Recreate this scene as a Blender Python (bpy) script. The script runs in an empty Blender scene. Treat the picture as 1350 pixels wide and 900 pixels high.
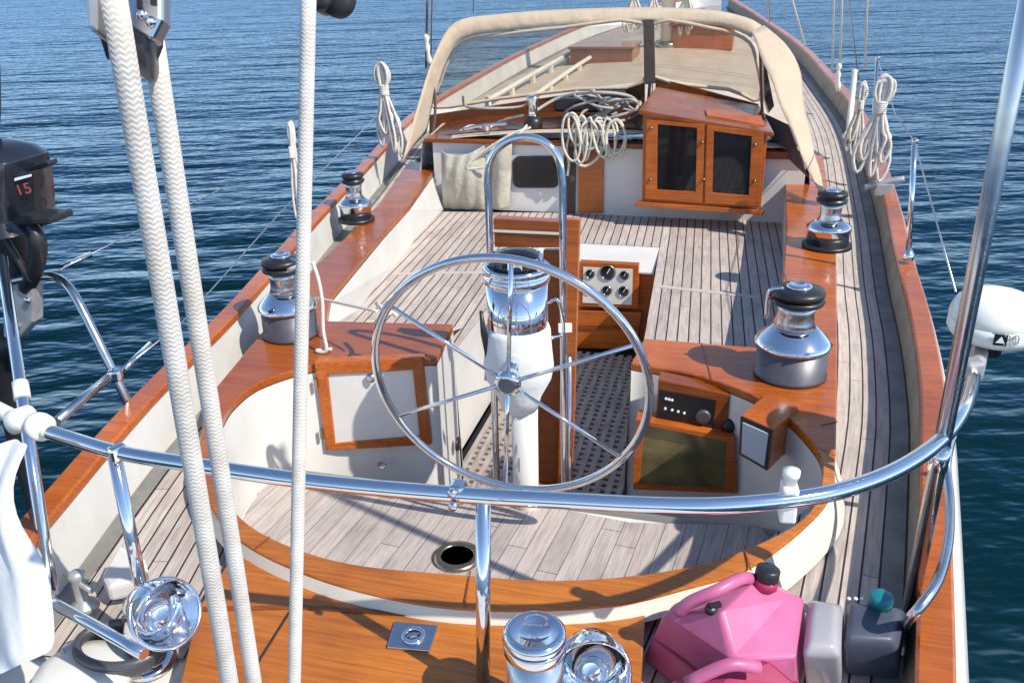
import bpy, bmesh, math, random
from mathutils import Vector, Matrix
random.seed(7)
R = math.radians
scn = bpy.context.scene
col = scn.collection

# ------------------------------------------------------------------ camera numbers
FOC = 1169.0
PIT, YAW, ROL = R(23.74), R(15.22), R(-1.54)
CAM = Vector((.72, -2.58, 1.68))
_cy, _sy, _cp, _sp = math.cos(YAW), math.sin(YAW), math.cos(PIT), math.sin(PIT)
FWD = Vector((-_sy*_cp, _cy*_cp, -_sp))
_rt = Vector((_cy, _sy, 0)); _up = _rt.cross(FWD)
RT = _rt*math.cos(ROL) + _up*math.sin(ROL)
UP = _up*math.cos(ROL) - _rt*math.sin(ROL)
def A(px, py, X=None, Y=None, Z=None, D=None):
    d = FWD + RT*((px-675)/FOC) - UP*((py-450)/FOC)
    if Z is not None: t = (Z-CAM.z)/d.z
    elif Y is not None: t = (Y-CAM.y)/d.y
    elif X is not None: t = (X-CAM.x)/d.x
    else: t = D
    return CAM + d*t
def AZ(pts, z): return [A(x, y, Z=z) for x, y in pts]

# ------------------------------------------------------------------ materials
def nodes(name):
    m = bpy.data.materials.new(name); m.use_nodes = True
    nt = m.node_tree; b = nt.nodes['Principled BSDF']
    return m, nt, b
def N(nt, t, **k):
    n = nt.nodes.new(t)
    for a, v in k.items():
        if a in n.inputs: n.inputs[a].default_value = v
        else: setattr(n, a, v)
    return n
def L(nt, a, b): nt.links.new(a, b)
def ramp(nt, fac, stops):
    r = nt.nodes.new('ShaderNodeValToRGB')
    while len(r.color_ramp.elements) < len(stops): r.color_ramp.elements.new(.5)
    for e, (p, c) in zip(r.color_ramp.elements, stops):
        e.position = p; e.color = (*c, 1)
    L(nt, fac, r.inputs['Fac']); return r.outputs['Color']
def mapped(nt, coord='Object', scale=(1,1,1), rot=(0,0,0)):
    tc = nt.nodes.new('ShaderNodeTexCoord'); mp = nt.nodes.new('ShaderNodeMapping')
    mp.inputs['Scale'].default_value = scale; mp.inputs['Rotation'].default_value = rot
    L(nt, tc.outputs[coord], mp.inputs['Vector']); return mp.outputs['Vector']
def noise(nt, vec, scale, detail=4, rough=.55):
    n = N(nt, 'ShaderNodeTexNoise'); n.inputs['Scale'].default_value = scale
    n.inputs['Detail'].default_value = detail; n.inputs['Roughness'].default_value = rough
    L(nt, vec, n.inputs['Vector']); return n.outputs['Fac']
def bump(nt, b, h, strength=.3, dist=.002):
    n = nt.nodes.new('ShaderNodeBump'); n.inputs['Strength'].default_value = strength
    n.inputs['Distance'].default_value = dist
    L(nt, h, n.inputs['Height']); L(nt, n.outputs['Normal'], b.inputs['Normal'])
def mul(nt, a, bcol, fac=1.0, mode='MULTIPLY'):
    m = nt.nodes.new('ShaderNodeMix'); m.data_type = 'RGBA'; m.blend_type = mode
    m.inputs[0].default_value = fac
    L(nt, a, m.inputs[6]); L(nt, bcol, m.inputs[7]); return m.outputs[2]
def math_n(nt, op, a, bv):
    m = nt.nodes.new('ShaderNodeMath'); m.operation = op
    for i, v in enumerate((a, bv)):
        if v is None: continue
        if isinstance(v, (int, float)): m.inputs[i].default_value = v
        else: L(nt, v, m.inputs[i])
    return m.outputs[0]

def mat_plain(name, c, rough=.5, metal=0, var=.12, nscale=14, coat=0, bmp=0, bscale=60):
    m, nt, b = nodes(name)
    v = mapped(nt)
    f = noise(nt, v, nscale, 5)
    c0 = tuple(x*(1-var) for x in c); c1 = tuple(min(1, x*(1+var)) for x in c)
    L(nt, ramp(nt, f, [(.3, c0), (.7, c1)]), b.inputs['Base Color'])
    b.inputs['Roughness'].default_value = rough; b.inputs['Metallic'].default_value = metal
    if coat: b.inputs['Coat Weight'].default_value = coat; b.inputs['Coat Roughness'].default_value = .06
    if bmp: bump(nt, b, noise(nt, v, bscale, 4), bmp, .003)
    return m
def mat_varnish(name, rot=0.0, dark=1.0, hot=1.0):
    m, nt, b = nodes(name)
    v = mapped(nt, 'Object', (2.2, 60, 60), (0, 0, rot))
    v2 = mapped(nt, 'Object', (1, 1, 1))
    g = noise(nt, v, 1.6, 8, .65)
    big = noise(nt, v2, 3.2, 3)
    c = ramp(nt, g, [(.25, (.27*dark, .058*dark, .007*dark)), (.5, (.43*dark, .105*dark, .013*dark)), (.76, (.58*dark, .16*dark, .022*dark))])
    c2 = ramp(nt, big, [(.25, (.66, .60, .56)), (.7, (1.12, 1.1, 1.05))])
    c3 = nt.nodes.new('ShaderNodeRGB'); c3.outputs[0].default_value = (1.0, hot, hot*.9, 1)
    L(nt, mul(nt, mul(nt, c, c2), c3.outputs[0]), b.inputs['Base Color'])
    L(nt, ramp(nt, noise(nt, v2, 11, 4), [(.3, (.2,)*3), (.8, (.42,)*3)]), b.inputs['Roughness'])
    b.inputs['Coat Weight'].default_value = .28; b.inputs['Coat Roughness'].default_value = .12
    bump(nt, b, g, .12, .0015)
    return m
def mat_teak(name, pitch=.05, tone=(.46, .405, .37), caulk=.12, coord='UV'):
    """weathered planks: u (metres) across, v (metres) along"""
    m, nt, b = nodes(name)
    tc = nt.nodes.new('ShaderNodeTexCoord'); sep = nt.nodes.new('ShaderNodeSeparateXYZ')
    L(nt, tc.outputs[coord], sep.inputs[0])
    u = math_n(nt, 'DIVIDE', sep.outputs[0], pitch)
    fl = math_n(nt, 'FLOOR', u, None); fr = math_n(nt, 'FRACT', u, None)
    seam = math_n(nt, 'LESS_THAN', fr, caulk)
    wn = nt.nodes.new('ShaderNodeTexWhiteNoise'); wn.noise_dimensions = '2D'
    # butt joints: every plank broken about every 1.7 m, shifted by plank
    w1 = nt.nodes.new('ShaderNodeTexWhiteNoise'); w1.noise_dimensions = '1D'; L(nt, fl, w1.inputs['W'])
    vv = math_n(nt, 'ADD', math_n(nt, 'DIVIDE', sep.outputs[1], 1.9), w1.outputs['Value'])
    vf = math_n(nt, 'FLOOR', vv, None); vr = math_n(nt, 'FRACT', vv, None)
    butt = math_n(nt, 'LESS_THAN', vr, .0014)
    seam2 = math_n(nt, 'MAXIMUM', seam, butt)
    cb = nt.nodes.new('ShaderNodeCombineXYZ'); L(nt, fl, cb.inputs[0]); L(nt, vf, cb.inputs[1])
    L(nt, cb.outputs[0], wn.inputs['Vector'])
    mp = nt.nodes.new('ShaderNodeMapping'); mp.inputs['Scale'].default_value = (90, 5, 1)
    L(nt, tc.outputs[coord], mp.inputs['Vector'])
    g = noise(nt, mp.outputs[0], 1.0, 9, .7)
    mp2 = nt.nodes.new('ShaderNodeMapping'); mp2.inputs['Scale'].default_value = (5, 2.6, 1)
    L(nt, tc.outputs[coord], mp2.inputs['Vector'])
    st = noise(nt, mp2.outputs[0], 1.0, 7, .66)
    t = tone
    c = ramp(nt, g, [(.25, tuple(x*.55 for x in t)), (.52, t), (.8, tuple(x*1.35 for x in t))])
    cv = ramp(nt, wn.outputs['Value'], [(0, (.87, .85, .83)), (1, (1.07, 1.06, 1.04))])
    c = mul(nt, c, cv)
    c = mul(nt, c, ramp(nt, st, [(.28, (.72, .70, .70)), (.5, (1, 1, 1)), (.75, (1.12, 1.08, 1.05))]))
    mx = nt.nodes.new('ShaderNodeMix'); mx.data_type = 'RGBA'
    L(nt, seam2, mx.inputs[0]); L(nt, c, mx.inputs[6]); mx.inputs[7].default_value = (.018, .016, .018, 1)
    L(nt, mx.outputs[2], b.inputs['Base Color'])
    b.inputs['Roughness'].default_value = .72
    hh = math_n(nt, 'SUBTRACT', g, math_n(nt, 'MULTIPLY', seam2, 2.0))
    bump(nt, b, hh, .35, .002)
    return m
def mat_metal(name, c=(.82, .82, .84), rough=.08):
    m, nt, b = nodes(name)
    v = mapped(nt)
    L(nt, ramp(nt, noise(nt, v, 9, 4), [(.3, tuple(x*.93 for x in c)), (.7, c)]), b.inputs['Base Color'])
    b.inputs['Metallic'].default_value = 1
    L(nt, ramp(nt, noise(nt, v, 24, 6), [(.35, (rough*.9,)*3), (.75, (rough*1.4,)*3)]), b.inputs['Roughness'])
    return m
def mat_rope(name, c=(.78, .76, .70), k=90.0, fleck=None, amp=1.0):
    m, nt, b = nodes(name)
    tc = nt.nodes.new('ShaderNodeTexCoord'); sep = nt.nodes.new('ShaderNodeSeparateXYZ')
    L(nt, tc.outputs['UV'], sep.inputs[0])
    # braid: herringbone of slanting strands in eight lanes round the rope
    lane = math_n(nt, 'PINGPONG', math_n(nt, 'MULTIPLY', sep.outputs[0], 16.0), 1.0)
    v = math_n(nt, 'MULTIPLY', sep.outputs[1], k*2*math.pi)
    h = math_n(nt, 'SINE', math_n(nt, 'ADD', math_n(nt, 'MULTIPLY', lane, 3.4), v), None)
    h = math_n(nt, 'ADD', h, math_n(nt, 'MULTIPLY', math_n(nt, 'SUBTRACT', noise(nt, mapped(nt), 240, 2), .5), 1.6))
    h01 = math_n(nt, 'MULTIPLY_ADD', h, .5); h01.node.inputs[2].default_value = .5
    cc = ramp(nt, h01, [(.0, tuple(x*(1-.38*amp) for x in c)), (.55, c), (1, tuple(min(1, x*1.1) for x in c))])
    vo = mapped(nt)
    cc = mul(nt, cc, ramp(nt, noise(nt, vo, 30, 5), [(.3, (.80, .77, .73)), (.65, (1, 1, 1))]))
    L(nt, cc, b.inputs['Base Color']); b.inputs['Roughness'].default_value = .85
    bump(nt, b, h01, .55*amp, .0015)
    return m
def mat_canvas(name, c, wr=.5):
    m, nt, b = nodes(name)
    v = mapped(nt)
    f = noise(nt, v, 5, 6, .6)
    L(nt, ramp(nt, f, [(.25, tuple(x*.8 for x in c)), (.7, c)]), b.inputs['Base Color'])
    b.inputs['Roughness'].default_value = .9
    b.inputs['Sheen Weight'].default_value = .2
    w = noise(nt, v, 8, 4); w2 = noise(nt, v, 500, 2)
    s = math_n(nt, 'ADD', w, math_n(nt, 'MULTIPLY', w2, .06))
    bump(nt, b, s, wr, .03)
    return m
def mat_vinyl(name, tint=(.90, .88, .84), haze=.09):
    m, nt, b = nodes(name)
    out = nt.nodes['Material Output']
    tr = nt.nodes.new('ShaderNodeBsdfTransparent'); tr.inputs[0].default_value = (*tint, 1)
    gl = nt.nodes.new('ShaderNodeBsdfGlossy'); gl.inputs['Roughness'].default_value = .12
    df = nt.nodes.new('ShaderNodeBsdfDiffuse'); df.inputs[0].default_value = (.62, .56, .47, 1)
    v = mapped(nt); nf = noise(nt, v, 2.5, 6, .7)
    m1 = nt.nodes.new('ShaderNodeMixShader'); L(nt, ramp(nt, nf, [(.35, (haze*.3,)*3), (.75, (haze*1.7,)*3)]), m1.inputs[0])
    L(nt, tr.outputs[0], m1.inputs[1]); L(nt, df.outputs[0], m1.inputs[2])
    fr = nt.nodes.new('ShaderNodeFresnel'); fr.inputs[0].default_value = 1.35
    bp = nt.nodes.new('ShaderNodeBump'); bp.inputs['Strength'].default_value = .3; bp.inputs['Distance'].default_value = .02
    L(nt, noise(nt, v, 3.5, 3), bp.inputs['Height']); L(nt, bp.outputs[0], gl.inputs['Normal'])
    m2 = nt.nodes.new('ShaderNodeMixShader'); L(nt, fr.outputs[0], m2.inputs[0])
    L(nt, m1.outputs[0], m2.inputs[1]); L(nt, gl.outputs[0], m2.inputs[2])
    L(nt, m2.outputs[0], out.inputs['Surface'])
    return m
def mat_grating():
    m, nt, b = nodes('teak_grating')
    tc = nt.nodes.new('ShaderNodeTexCoord')
    v = mapped(nt, 'Object', (60, 8, 8)); g = noise(nt, v, 1, 6)
    L(nt, ramp(nt, g, [(.3, (.20, .17, .15)), (.7, (.38, .33, .30))]), b.inputs['Base Color'])
    b.inputs['Roughness'].default_value = .75; bump(nt, b, g, .3, .002)
    return m
def mat_water():
    m, nt, b = nodes('sea_water')
    v = mapped(nt, 'Object', (1, 1, 1), (0, 0, R(-17)))
    def sc(x, y):
        q = nt.nodes.new('ShaderNodeMapping'); q.inputs['Scale'].default_value = (x, y, 1); L(nt, v, q.inputs[0]); return q.outputs[0]
    a = noise(nt, sc(.42, 1.0), 1.4, 4, .55); e_ = noise(nt, sc(.35, 1.0), .5, 3, .5)
    c_ = noise(nt, sc(.5, 1.0), 4.2, 3, .5)
    d = noise(nt, sc(.4, 1.0), .22, 4, .5)
    h = math_n(nt, 'ADD', math_n(nt, 'MULTIPLY', a, 1.0), math_n(nt, 'MULTIPLY', c_, .22))
    h = math_n(nt, 'ADD', h, math_n(nt, 'MULTIPLY', d, 2.6)); h = math_n(nt, 'ADD', h, math_n(nt, 'MULTIPLY', e_, 1.7))
    bp = nt.nodes.new('ShaderNodeBump'); bp.inputs['Strength'].default_value = 1.0; bp.inputs['Distance'].default_value = .19
    L(nt, h, bp.inputs['Height'])
    df = nt.nodes.new('ShaderNodeBsdfDiffuse'); gl = nt.nodes.new('ShaderNodeBsdfGlossy'); fr = nt.nodes.new('ShaderNodeFresnel')
    fr.inputs['IOR'].default_value = 1.32; gl.inputs['Roughness'].default_value = .16; gl.inputs['Color'].default_value = (.44, .62, .92, 1)
    L(nt, ramp(nt, d, [(.35, (.0006, .0120, .0125)), (.65, (.0016, .020, .027))]), df.inputs['Color'])
    L(nt, bp.outputs[0], gl.inputs['Normal']); L(nt, bp.outputs[0], fr.inputs['Normal'])
    mx = nt.nodes.new('ShaderNodeMixShader'); L(nt, fr.outputs[0], mx.inputs[0]); L(nt, df.outputs[0], mx.inputs[1]); L(nt, gl.outputs[0], mx.inputs[2])
    L(nt, mx.outputs[0], nt.nodes['Material Output'].inputs['Surface'])
    nt.nodes.remove(b)
    return m

M = dict(
    varnish=mat_varnish('varnished_teak_across'), varnish_y=mat_varnish('varnished_teak_along', R(90)), varnish_p=mat_varnish('aged_varnished_teak', R(60), .74), varnish_o=mat_varnish('honey_varnished_teak', R(90), 1.0, 1.28), teakpale=mat_plain('pale_teak_trim', (.46, .41, .37), .7, 0, .15, 30), bulw=mat_plain('olive_tan_bulwark_paint', (.24, .215, .165), .6, 0, .25, 6),
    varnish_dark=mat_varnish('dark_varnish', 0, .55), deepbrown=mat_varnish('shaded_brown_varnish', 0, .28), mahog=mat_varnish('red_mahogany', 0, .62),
    teak=mat_teak('weathered_teak_planks'), teak_seat=mat_teak('weathered_seat_planks', .056, (.47, .405, .365), .13),
    teak_helm=mat_teak('helm_seat_planks', .075, (.42, .375, .355), .03),
    grating=mat_grating(),
    gel=mat_plain('white_gelcoat', (.66, .645, .61), .34, 0, .08, 3, .2), gelb=mat_plain('white_bulwark_paint', (.60, .585, .55), .4, 0, .1, 4, .1), gelin=mat_plain('cream_gelcoat', (.72, .66, .56), .4, 0, .08, 3),
    hullw=mat_plain('white_topsides', (.82, .80, .76), .25, 0, .05, 2, .4),
    chrome=mat_metal('polished_stainless', (.80, .80, .82), .07), brushed=mat_metal('brushed_stainless', (.58, .58, .60), .22),
    alloy=mat_plain('grey_cast_alloy', (.42, .42, .42), .45, .5, .15, 25), greyskirt=mat_plain('grey_anodised_metal', (.11, .105, .12), .42, .5, .12, 20),
    black=mat_plain('black_plastic', (.018, .018, .02), .38, 0, .2, 20), rubber=mat_plain('black_rubber', (.02, .02, .022), .7, 0, .2, 30),
    motor=mat_plain('navy_black_cowling', (.012, .014, .022), .22, 0, .15, 8, .6),
    glassd=mat_plain('dark_glass', (.010, .010, .012), .05, 0, .1, 6), greenglass=mat_plain('blue_green_glass', (.008, .035, .05), .06, 0, .2, 6),
    olive=mat_plain('olive_smoked_panel', (.16, .135, .055), .14, .35, .45, 6, .3),
    rope=mat_rope('white_braided_rope', (.69, .64, .585), 260, None, .42), ropes=mat_rope('cream_rope', (.74, .70, .60), 60),
    ropeg=mat_rope('grey_worn_rope', (.45, .43, .40), 60), wire=mat_metal('lifeline_wire', (.55, .57, .6), .3),
    beige=mat_canvas('beige_dodger_canvas', (.56, .44, .31)), cream=mat_canvas('cream_canvas', (.50, .46, .37), .8), white_c=mat_canvas('white_cloth', (.74, .75, .74), .28),
    browncanvas=mat_canvas('dark_brown_canvas', (.085, .062, .05)), vinyl=mat_vinyl('clear_window_vinyl'),
    plastic_w=mat_plain('white_plastic', (.78, .77, .72), .35, 0, .06, 10), dome=mat_plain('cream_radome', (.80, .79, .70), .3, 0, .05, 3, .3),
    pink=mat_plain('faded_pink_plastic', (.50, .12, .25), .38, 0, .22, 5, .15, .25, 25), pinkd=mat_plain('deep_red_plastic', (.34, .02, .075), .4, 0, .25, 6, .1),
    teal=mat_plain('teal_cap_plastic', (.01, .16, .19), .4, 0, .1), slate=mat_plain('slate_blue_plastic', (.075, .085, .12), .42, 0, .3, 5),
    paintw=mat_plain('white_marking', (.8, .8, .8), .5, 0, .02), red=mat_plain('red_marking', (.30, .03, .04), .4, 0, .05),
    dial=mat_plain('black_dial', (.012, .012, .014), .3, 0, .1), whitepanel=mat_plain('ivory_panel', (.72, .68, .62), .4, 0, .05),
    bronze=mat_metal('dull_bronze', (.42, .34, .24), .25), dgrey=mat_plain('grey_instrument_face', (.42, .45, .48), .35, 0, .08),
    wood_pale=mat_plain('cream_cabin_paint', (.55, .44, .32), .5, 0, .12, 4), toerail=mat_plain('grey_covering_board', (.19, .185, .17), .55, 0, .3, 7),
    water=mat_water(), hazyplastic=mat_plain('milky_translucent_plastic', (.62, .60, .62), .3, 0, .15, 5),
)
mb_ = M['hazyplastic'].node_tree.nodes['Principled BSDF']; mb_.inputs['Transmission Weight'].default_value = .45; mb_.inputs['Roughness'].default_value = .28

# ------------------------------------------------------------------ mesh building
class MB:
    def __init__(s): s.v = []; s.f = []; s.uv = {}; s.sm = []
    def add(s, vs, fs, smooth=False, uvs=None):
        o = len(s.v); s.v += [tuple(v) for v in vs]
        for i, f in enumerate(fs):
            s.f.append(tuple(a+o for a in f)); s.sm.append(smooth)
            if uvs: s.uv[len(s.f)-1] = uvs[i]
        return s
    def box(s, c, d, rz=0, ax=None):
        c = Vector(c); h = Vector(d)/2
        m = Matrix.Rotation(rz, 3, 'Z') if ax is None else ax
        vs = [c + m @ Vector((x*h.x, y*h.y, z*h.z)) for x in (-1, 1) for y in (-1, 1) for z in (-1, 1)]
        return s.add(vs, [(0,1,3,2),(4,6,7,5),(0,4,5,1),(2,3,7,6),(0,2,6,4),(1,5,7,3)])
    def prism(s, pts, d):
        """polygon pts extruded by vector d"""
        d = Vector(d); n = len(pts); pts = [Vector(p) for p in pts]
        vs = pts + [p+d for p in pts]
        fs = [tuple(range(n)), tuple(range(2*n-1, n-1, -1))] + [(i, (i+1) % n, (i+1) % n+n, i+n) for i in range(n)]
        return s.add(vs, fs)
    def lathe(s, prof, c=(0,0,0), seg=32, axis=(0,0,1), smooth=True, cap=True):
        c = Vector(c); ax = Vector(axis).normalized(); q = Vector((0,0,1)).rotation_difference(ax)
        vs = []; n = len(prof)
        for r, z in prof:
            for k in range(seg):
                a = 2*math.pi*k/seg; vs.append(c + q @ Vector((r*math.cos(a), r*math.sin(a), z)))
        fs = [(i*seg+k, i*seg+(k+1) % seg, (i+1)*seg+(k+1) % seg, (i+1)*seg+k) for i in range(n-1) for k in range(seg)]
        s.add(vs, fs, smooth)
        if cap and prof[0][0] > 1e-5: s.add(vs[:seg], [tuple(range(seg-1, -1, -1))])
        if cap and prof[-1][0] > 1e-5: s.add(vs[-seg:], [tuple(range(seg))])
        return s
    def tube(s, pts, r, seg=10, sub=0, closed=False, rs=None):
        pts = [Vector(p) for p in pts]
        if sub: pts = smooth(pts, sub, closed)
        n = len(pts); vs = []; fs = []; uvs = []
        def tan(i):
            a = pts[(i-1) % n] if (closed or i > 0) else pts[i]; b = pts[(i+1) % n] if (closed or i < n-1) else pts[i]
            d = b-a
            return d.normalized() if d.length > 1e-9 else Vector((0,0,1))
        t0 = tan(0); ref = Vector((0,0,1)) if abs(t0.z) < .9 else Vector((1,0,0))
        nx = t0.cross(ref).normalized(); pt = t0; ls = [0]
        for i in range(n):
            t = tan(i); nx = pt.rotation_difference(t) @ nx; nx = (nx - t*nx.dot(t)).normalized(); ny = t.cross(nx); pt = t
            rr = rs(i/(n-1)) if rs else r
            for k in range(seg):
                a = 2*math.pi*k/seg; vs.append(pts[i] + nx*(rr*math.cos(a)) + ny*(rr*math.sin(a)))
            if i: ls.append(ls[-1] + (pts[i]-pts[i-1]).length)
        ls.append(ls[-1] + (pts[0]-pts[-1]).length)
        for i in range(n if closed else n-1):
            j = (i+1) % n
            for k in range(seg):
                fs.append((i*seg+k, i*seg+(k+1) % seg, j*seg+(k+1) % seg, j*seg+k))
                uvs.append(((k/seg, ls[i]), ((k+1)/seg, ls[i]), ((k+1)/seg, ls[i+1]), (k/seg, ls[i+1])))
        s.add(vs, fs, True, uvs)
        if not closed:
            s.add(vs[:seg], [tuple(range(seg-1, -1, -1))]); s.add(vs[-seg:], [tuple(range(seg))])
        return s
    def strip(s, a, b, nu=1, thick=0, smoothf=False, uv='outer'):
        """surface between two equally long polylines a (outer) and b; u = metres from a, v = metres along a"""
        n = len(a); vs = []; uvs = []; fs = []; l = 0; ul = []
        for i in range(n):
            if i: l += (a[i]-a[i-1]).length
            w = (b[i]-a[i]).length
            for k in range(nu+1):
                t = k/nu; vs.append(a[i].lerp(b[i], t)); ul.append((w*t, l))
        for i in range(n-1):
            for k in range(nu):
                q = (i*(nu+1)+k, i*(nu+1)+k+1, (i+1)*(nu+1)+k+1, (i+1)*(nu+1)+k)
                fs.append(q); uvs.append(tuple(ul[j] for j in q))
        return s.add(vs, fs, smoothf, uvs)
    def planar(s, pts, ang=0, thick=.012, base=None):
        """flat polygon with planar uv in metres, extruded down by thick"""
        pts = [Vector(p) for p in pts]; n = len(pts); c, sn = math.cos(ang), math.sin(ang)
        uv = tuple((p.x*c + p.y*sn + 10, -p.x*sn + p.y*c + 10) for p in pts)
        s.add(pts, [tuple(range(n))], False, [uv])
        d = Vector((0,0,-thick)); vs = pts + [p+d for p in pts]
        s.add(vs, [(i, (i+1) % n, (i+1) % n+n, i+n) for i in range(n)])
        return s
    def build(s, name, mat, parent=None, bevel=0, solid=0, seg=2, subsurf=0):
        me = bpy.data.meshes.new(name); me.from_pydata(s.v, [], s.f)
        if s.uv:
            ul = me.uv_layers.new(name='UVMap')
            for i, p in enumerate(me.polygons):
                if i in s.uv:
                    for k, li in enumerate(p.loop_indices): ul.data[li].uv = s.uv[i][k]
        for p, sm in zip(me.polygons, s.sm): p.use_smooth = sm
        bm = bmesh.new(); bm.from_mesh(me)
        bmesh.ops.remove_doubles(bm, verts=bm.verts, dist=1e-5)
        big = [f for f in bm.faces if len(f.verts) > 4]
        if big: bmesh.ops.triangulate(bm, faces=big)
        bmesh.ops.recalc_face_normals(bm, faces=bm.faces)
        bm.to_mesh(me); bm.free(); me.update()
        if mat: me.materials.append(mat)
        o = bpy.data.objects.new(name, me); col.objects.link(o)
        if parent:
            o.parent = parent
            o.matrix_parent_inverse = Matrix.Translation(-Vector(parent['_o'])) if '_o' in parent else Matrix()
        if solid:
            md = o.modifiers.new('solid', 'SOLIDIFY'); md.thickness = solid; md.offset = 0
        if subsurf:
            md = o.modifiers.new('sub', 'SUBSURF'); md.levels = subsurf; md.render_levels = subsurf
        if bevel:
            md = o.modifiers.new('bevel', 'BEVEL'); md.width = bevel; md.segments = seg; md.limit_method = 'ANGLE'; md.angle_limit = R(35)
        return o
def smooth(pts, sub, closed=False):
    n = len(pts); out = []
    rng = range(n if closed else n-1)
    for i in rng:
        p1, p2 = pts[i], pts[(i+1) % n]
        p0 = pts[(i-1) % n] if (closed or i > 0) else p1*2-p2
        p3 = pts[(i+2) % n] if (closed or i < n-2) else p2*2-p1
        for k in range(sub):
            t = k/sub; t2 = t*t; t3 = t2*t
            out.append(.5*((2*p1) + (p2-p0)*t + (2*p0-5*p1+4*p2-p3)*t2 + (3*p1-p0-3*p2+p3)*t3))
    if not closed: out.append(pts[-1])
    return out
def resample(pts, n):
    ls = [0]
    for i in range(1, len(pts)): ls.append(ls[-1] + (pts[i]-pts[i-1]).length)
    out = []
    j = 0
    for k in range(n):
        t = ls[-1]*k/(n-1)
        while j < len(ls)-2 and ls[j+1] < t: j += 1
        s_ = (t-ls[j])/max(1e-9, ls[j+1]-ls[j]); out.append(pts[j].lerp(pts[j+1], s_))
    return out
def off(p, x=0, y=0, z=0): return Vector((p[0]+x, p[1]+y, p[2]+z))
def tag(o, label=None, cat=None, group=None, kind=None):
    if label: o['label'] = label
    if cat: o['category'] = cat
    if group: o['group'] = group
    if kind: o['kind'] = kind
    return o
def thing(name, loc, label, cat, group=None):
    """an empty at the thing's base; parts are built in world coordinates around it"""
    o = bpy.data.objects.new(name, None); col.objects.link(o); o.location = loc
    o['_o'] = tuple(loc); tag(o, label, cat, group); return o
def copy_tree(root, loc, scale, label):
    """copy of a thing with its parts and sub-parts"""
    def rec(o, par):
        c = o.copy(); col.objects.link(c)
        if par: c.parent = par; c.matrix_parent_inverse = o.matrix_parent_inverse.copy()
        for ch in [x for x in bpy.data.objects if x.parent == o]: rec(ch, c)
        return c
    r = rec(root, None); r.location = loc; r.scale = scale; r['label'] = label
    return r
def text(s, size, name, mat, parent, m4, extr=.0006):
    cu = bpy.data.curves.new(name, 'FONT'); cu.body = s; cu.size = size; cu.extrude = extr; cu.align_x = 'CENTER'; cu.align_y = 'CENTER'
    tmp = bpy.data.objects.new('tmp', cu); col.objects.link(tmp); bpy.context.view_layer.update()
    me = bpy.data.meshes.new_from_object(tmp.evaluated_get(bpy.context.evaluated_depsgraph_get())); bpy.data.objects.remove(tmp)
    me.transform(m4); me.materials.clear(); me.materials.append(mat)
    o = bpy.data.objects.new(name, me); col.objects.link(o); o.parent = parent
    if '_o' in parent: o.matrix_parent_inverse = Matrix.Translation(-Vector(parent['_o']))
    return o
def frame_m(origin, xaxis, yaxis):
    x = Vector(xaxis).normalized(); z = x.cross(Vector(yaxis)).normalized(); y = z.cross(x)
    return Matrix(((x.x, y.x, z.x, origin[0]), (x.y, y.y, z.y, origin[1]), (x.z, y.z, z.z, origin[2]), (0,0,0,1)))

# ------------------------------------------------------------------ water
w = MB(); w.add([(-3000,-3000,0),(3000,-3000,0),(3000,3000,0),(-3000,3000,0)], [(0,1,2,3)])
wo = w.build('sea', M['water']); wo.location.z = -1.15; tag(wo, kind='structure')

# ------------------------------------------------------------------ the yacht
boat = thing('sailboat', (0, 0, 0), 'white hulled classic sailing yacht with teak decks and varnished cockpit', 'sailboat')
ZC = .13                                  # coaming top
# cap rails (outer edge), pixel + height
st_px = [(1262,1010,.18),(1262,900,.18),(1258,760,.18),(1252,600,.18),(1245,500,.18),(1225,405,.185),(1205,340,.20),(1178,240,.24),(1142,150,.30),(1100,98,.38),(1060,58,.46),(1010,24,.60),(966,-4,.78)]
pt_px = [(-60,775,.22),(20,690,.22),(100,600,.22),(190,505,.22),(300,400,.22),(400,290,.22),(470,220,.24),(540,150,.28),(615,104,.36),(700,60,.46),(790,24,.60),(900,-2,.74),(952,-8,.80)]
st_o = [A(x, y, Z=z) for x, y, z in st_px]; pt_o = [A(x, y, Z=z) for x, y, z in pt_px]
bow = (st_o[-1] + pt_o[-1])/2; 
st_o = smooth(st_o, 6); pt_o = smooth(pt_o, 6)
NS = 90
st_o = resample(st_o, NS); pt_o = resample(pt_o, NS)
def inset(pl, d, side):
    out = []
    for i, p in enumerate(pl):
        t = (pl[min(i+1, len(pl)-1)] - pl[max(i-1, 0)]); t.z = 0; t.normalize()
        nrm = Vector((-t.y, t.x, 0))*side
        out.append(p + nrm*d)
    return out
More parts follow.
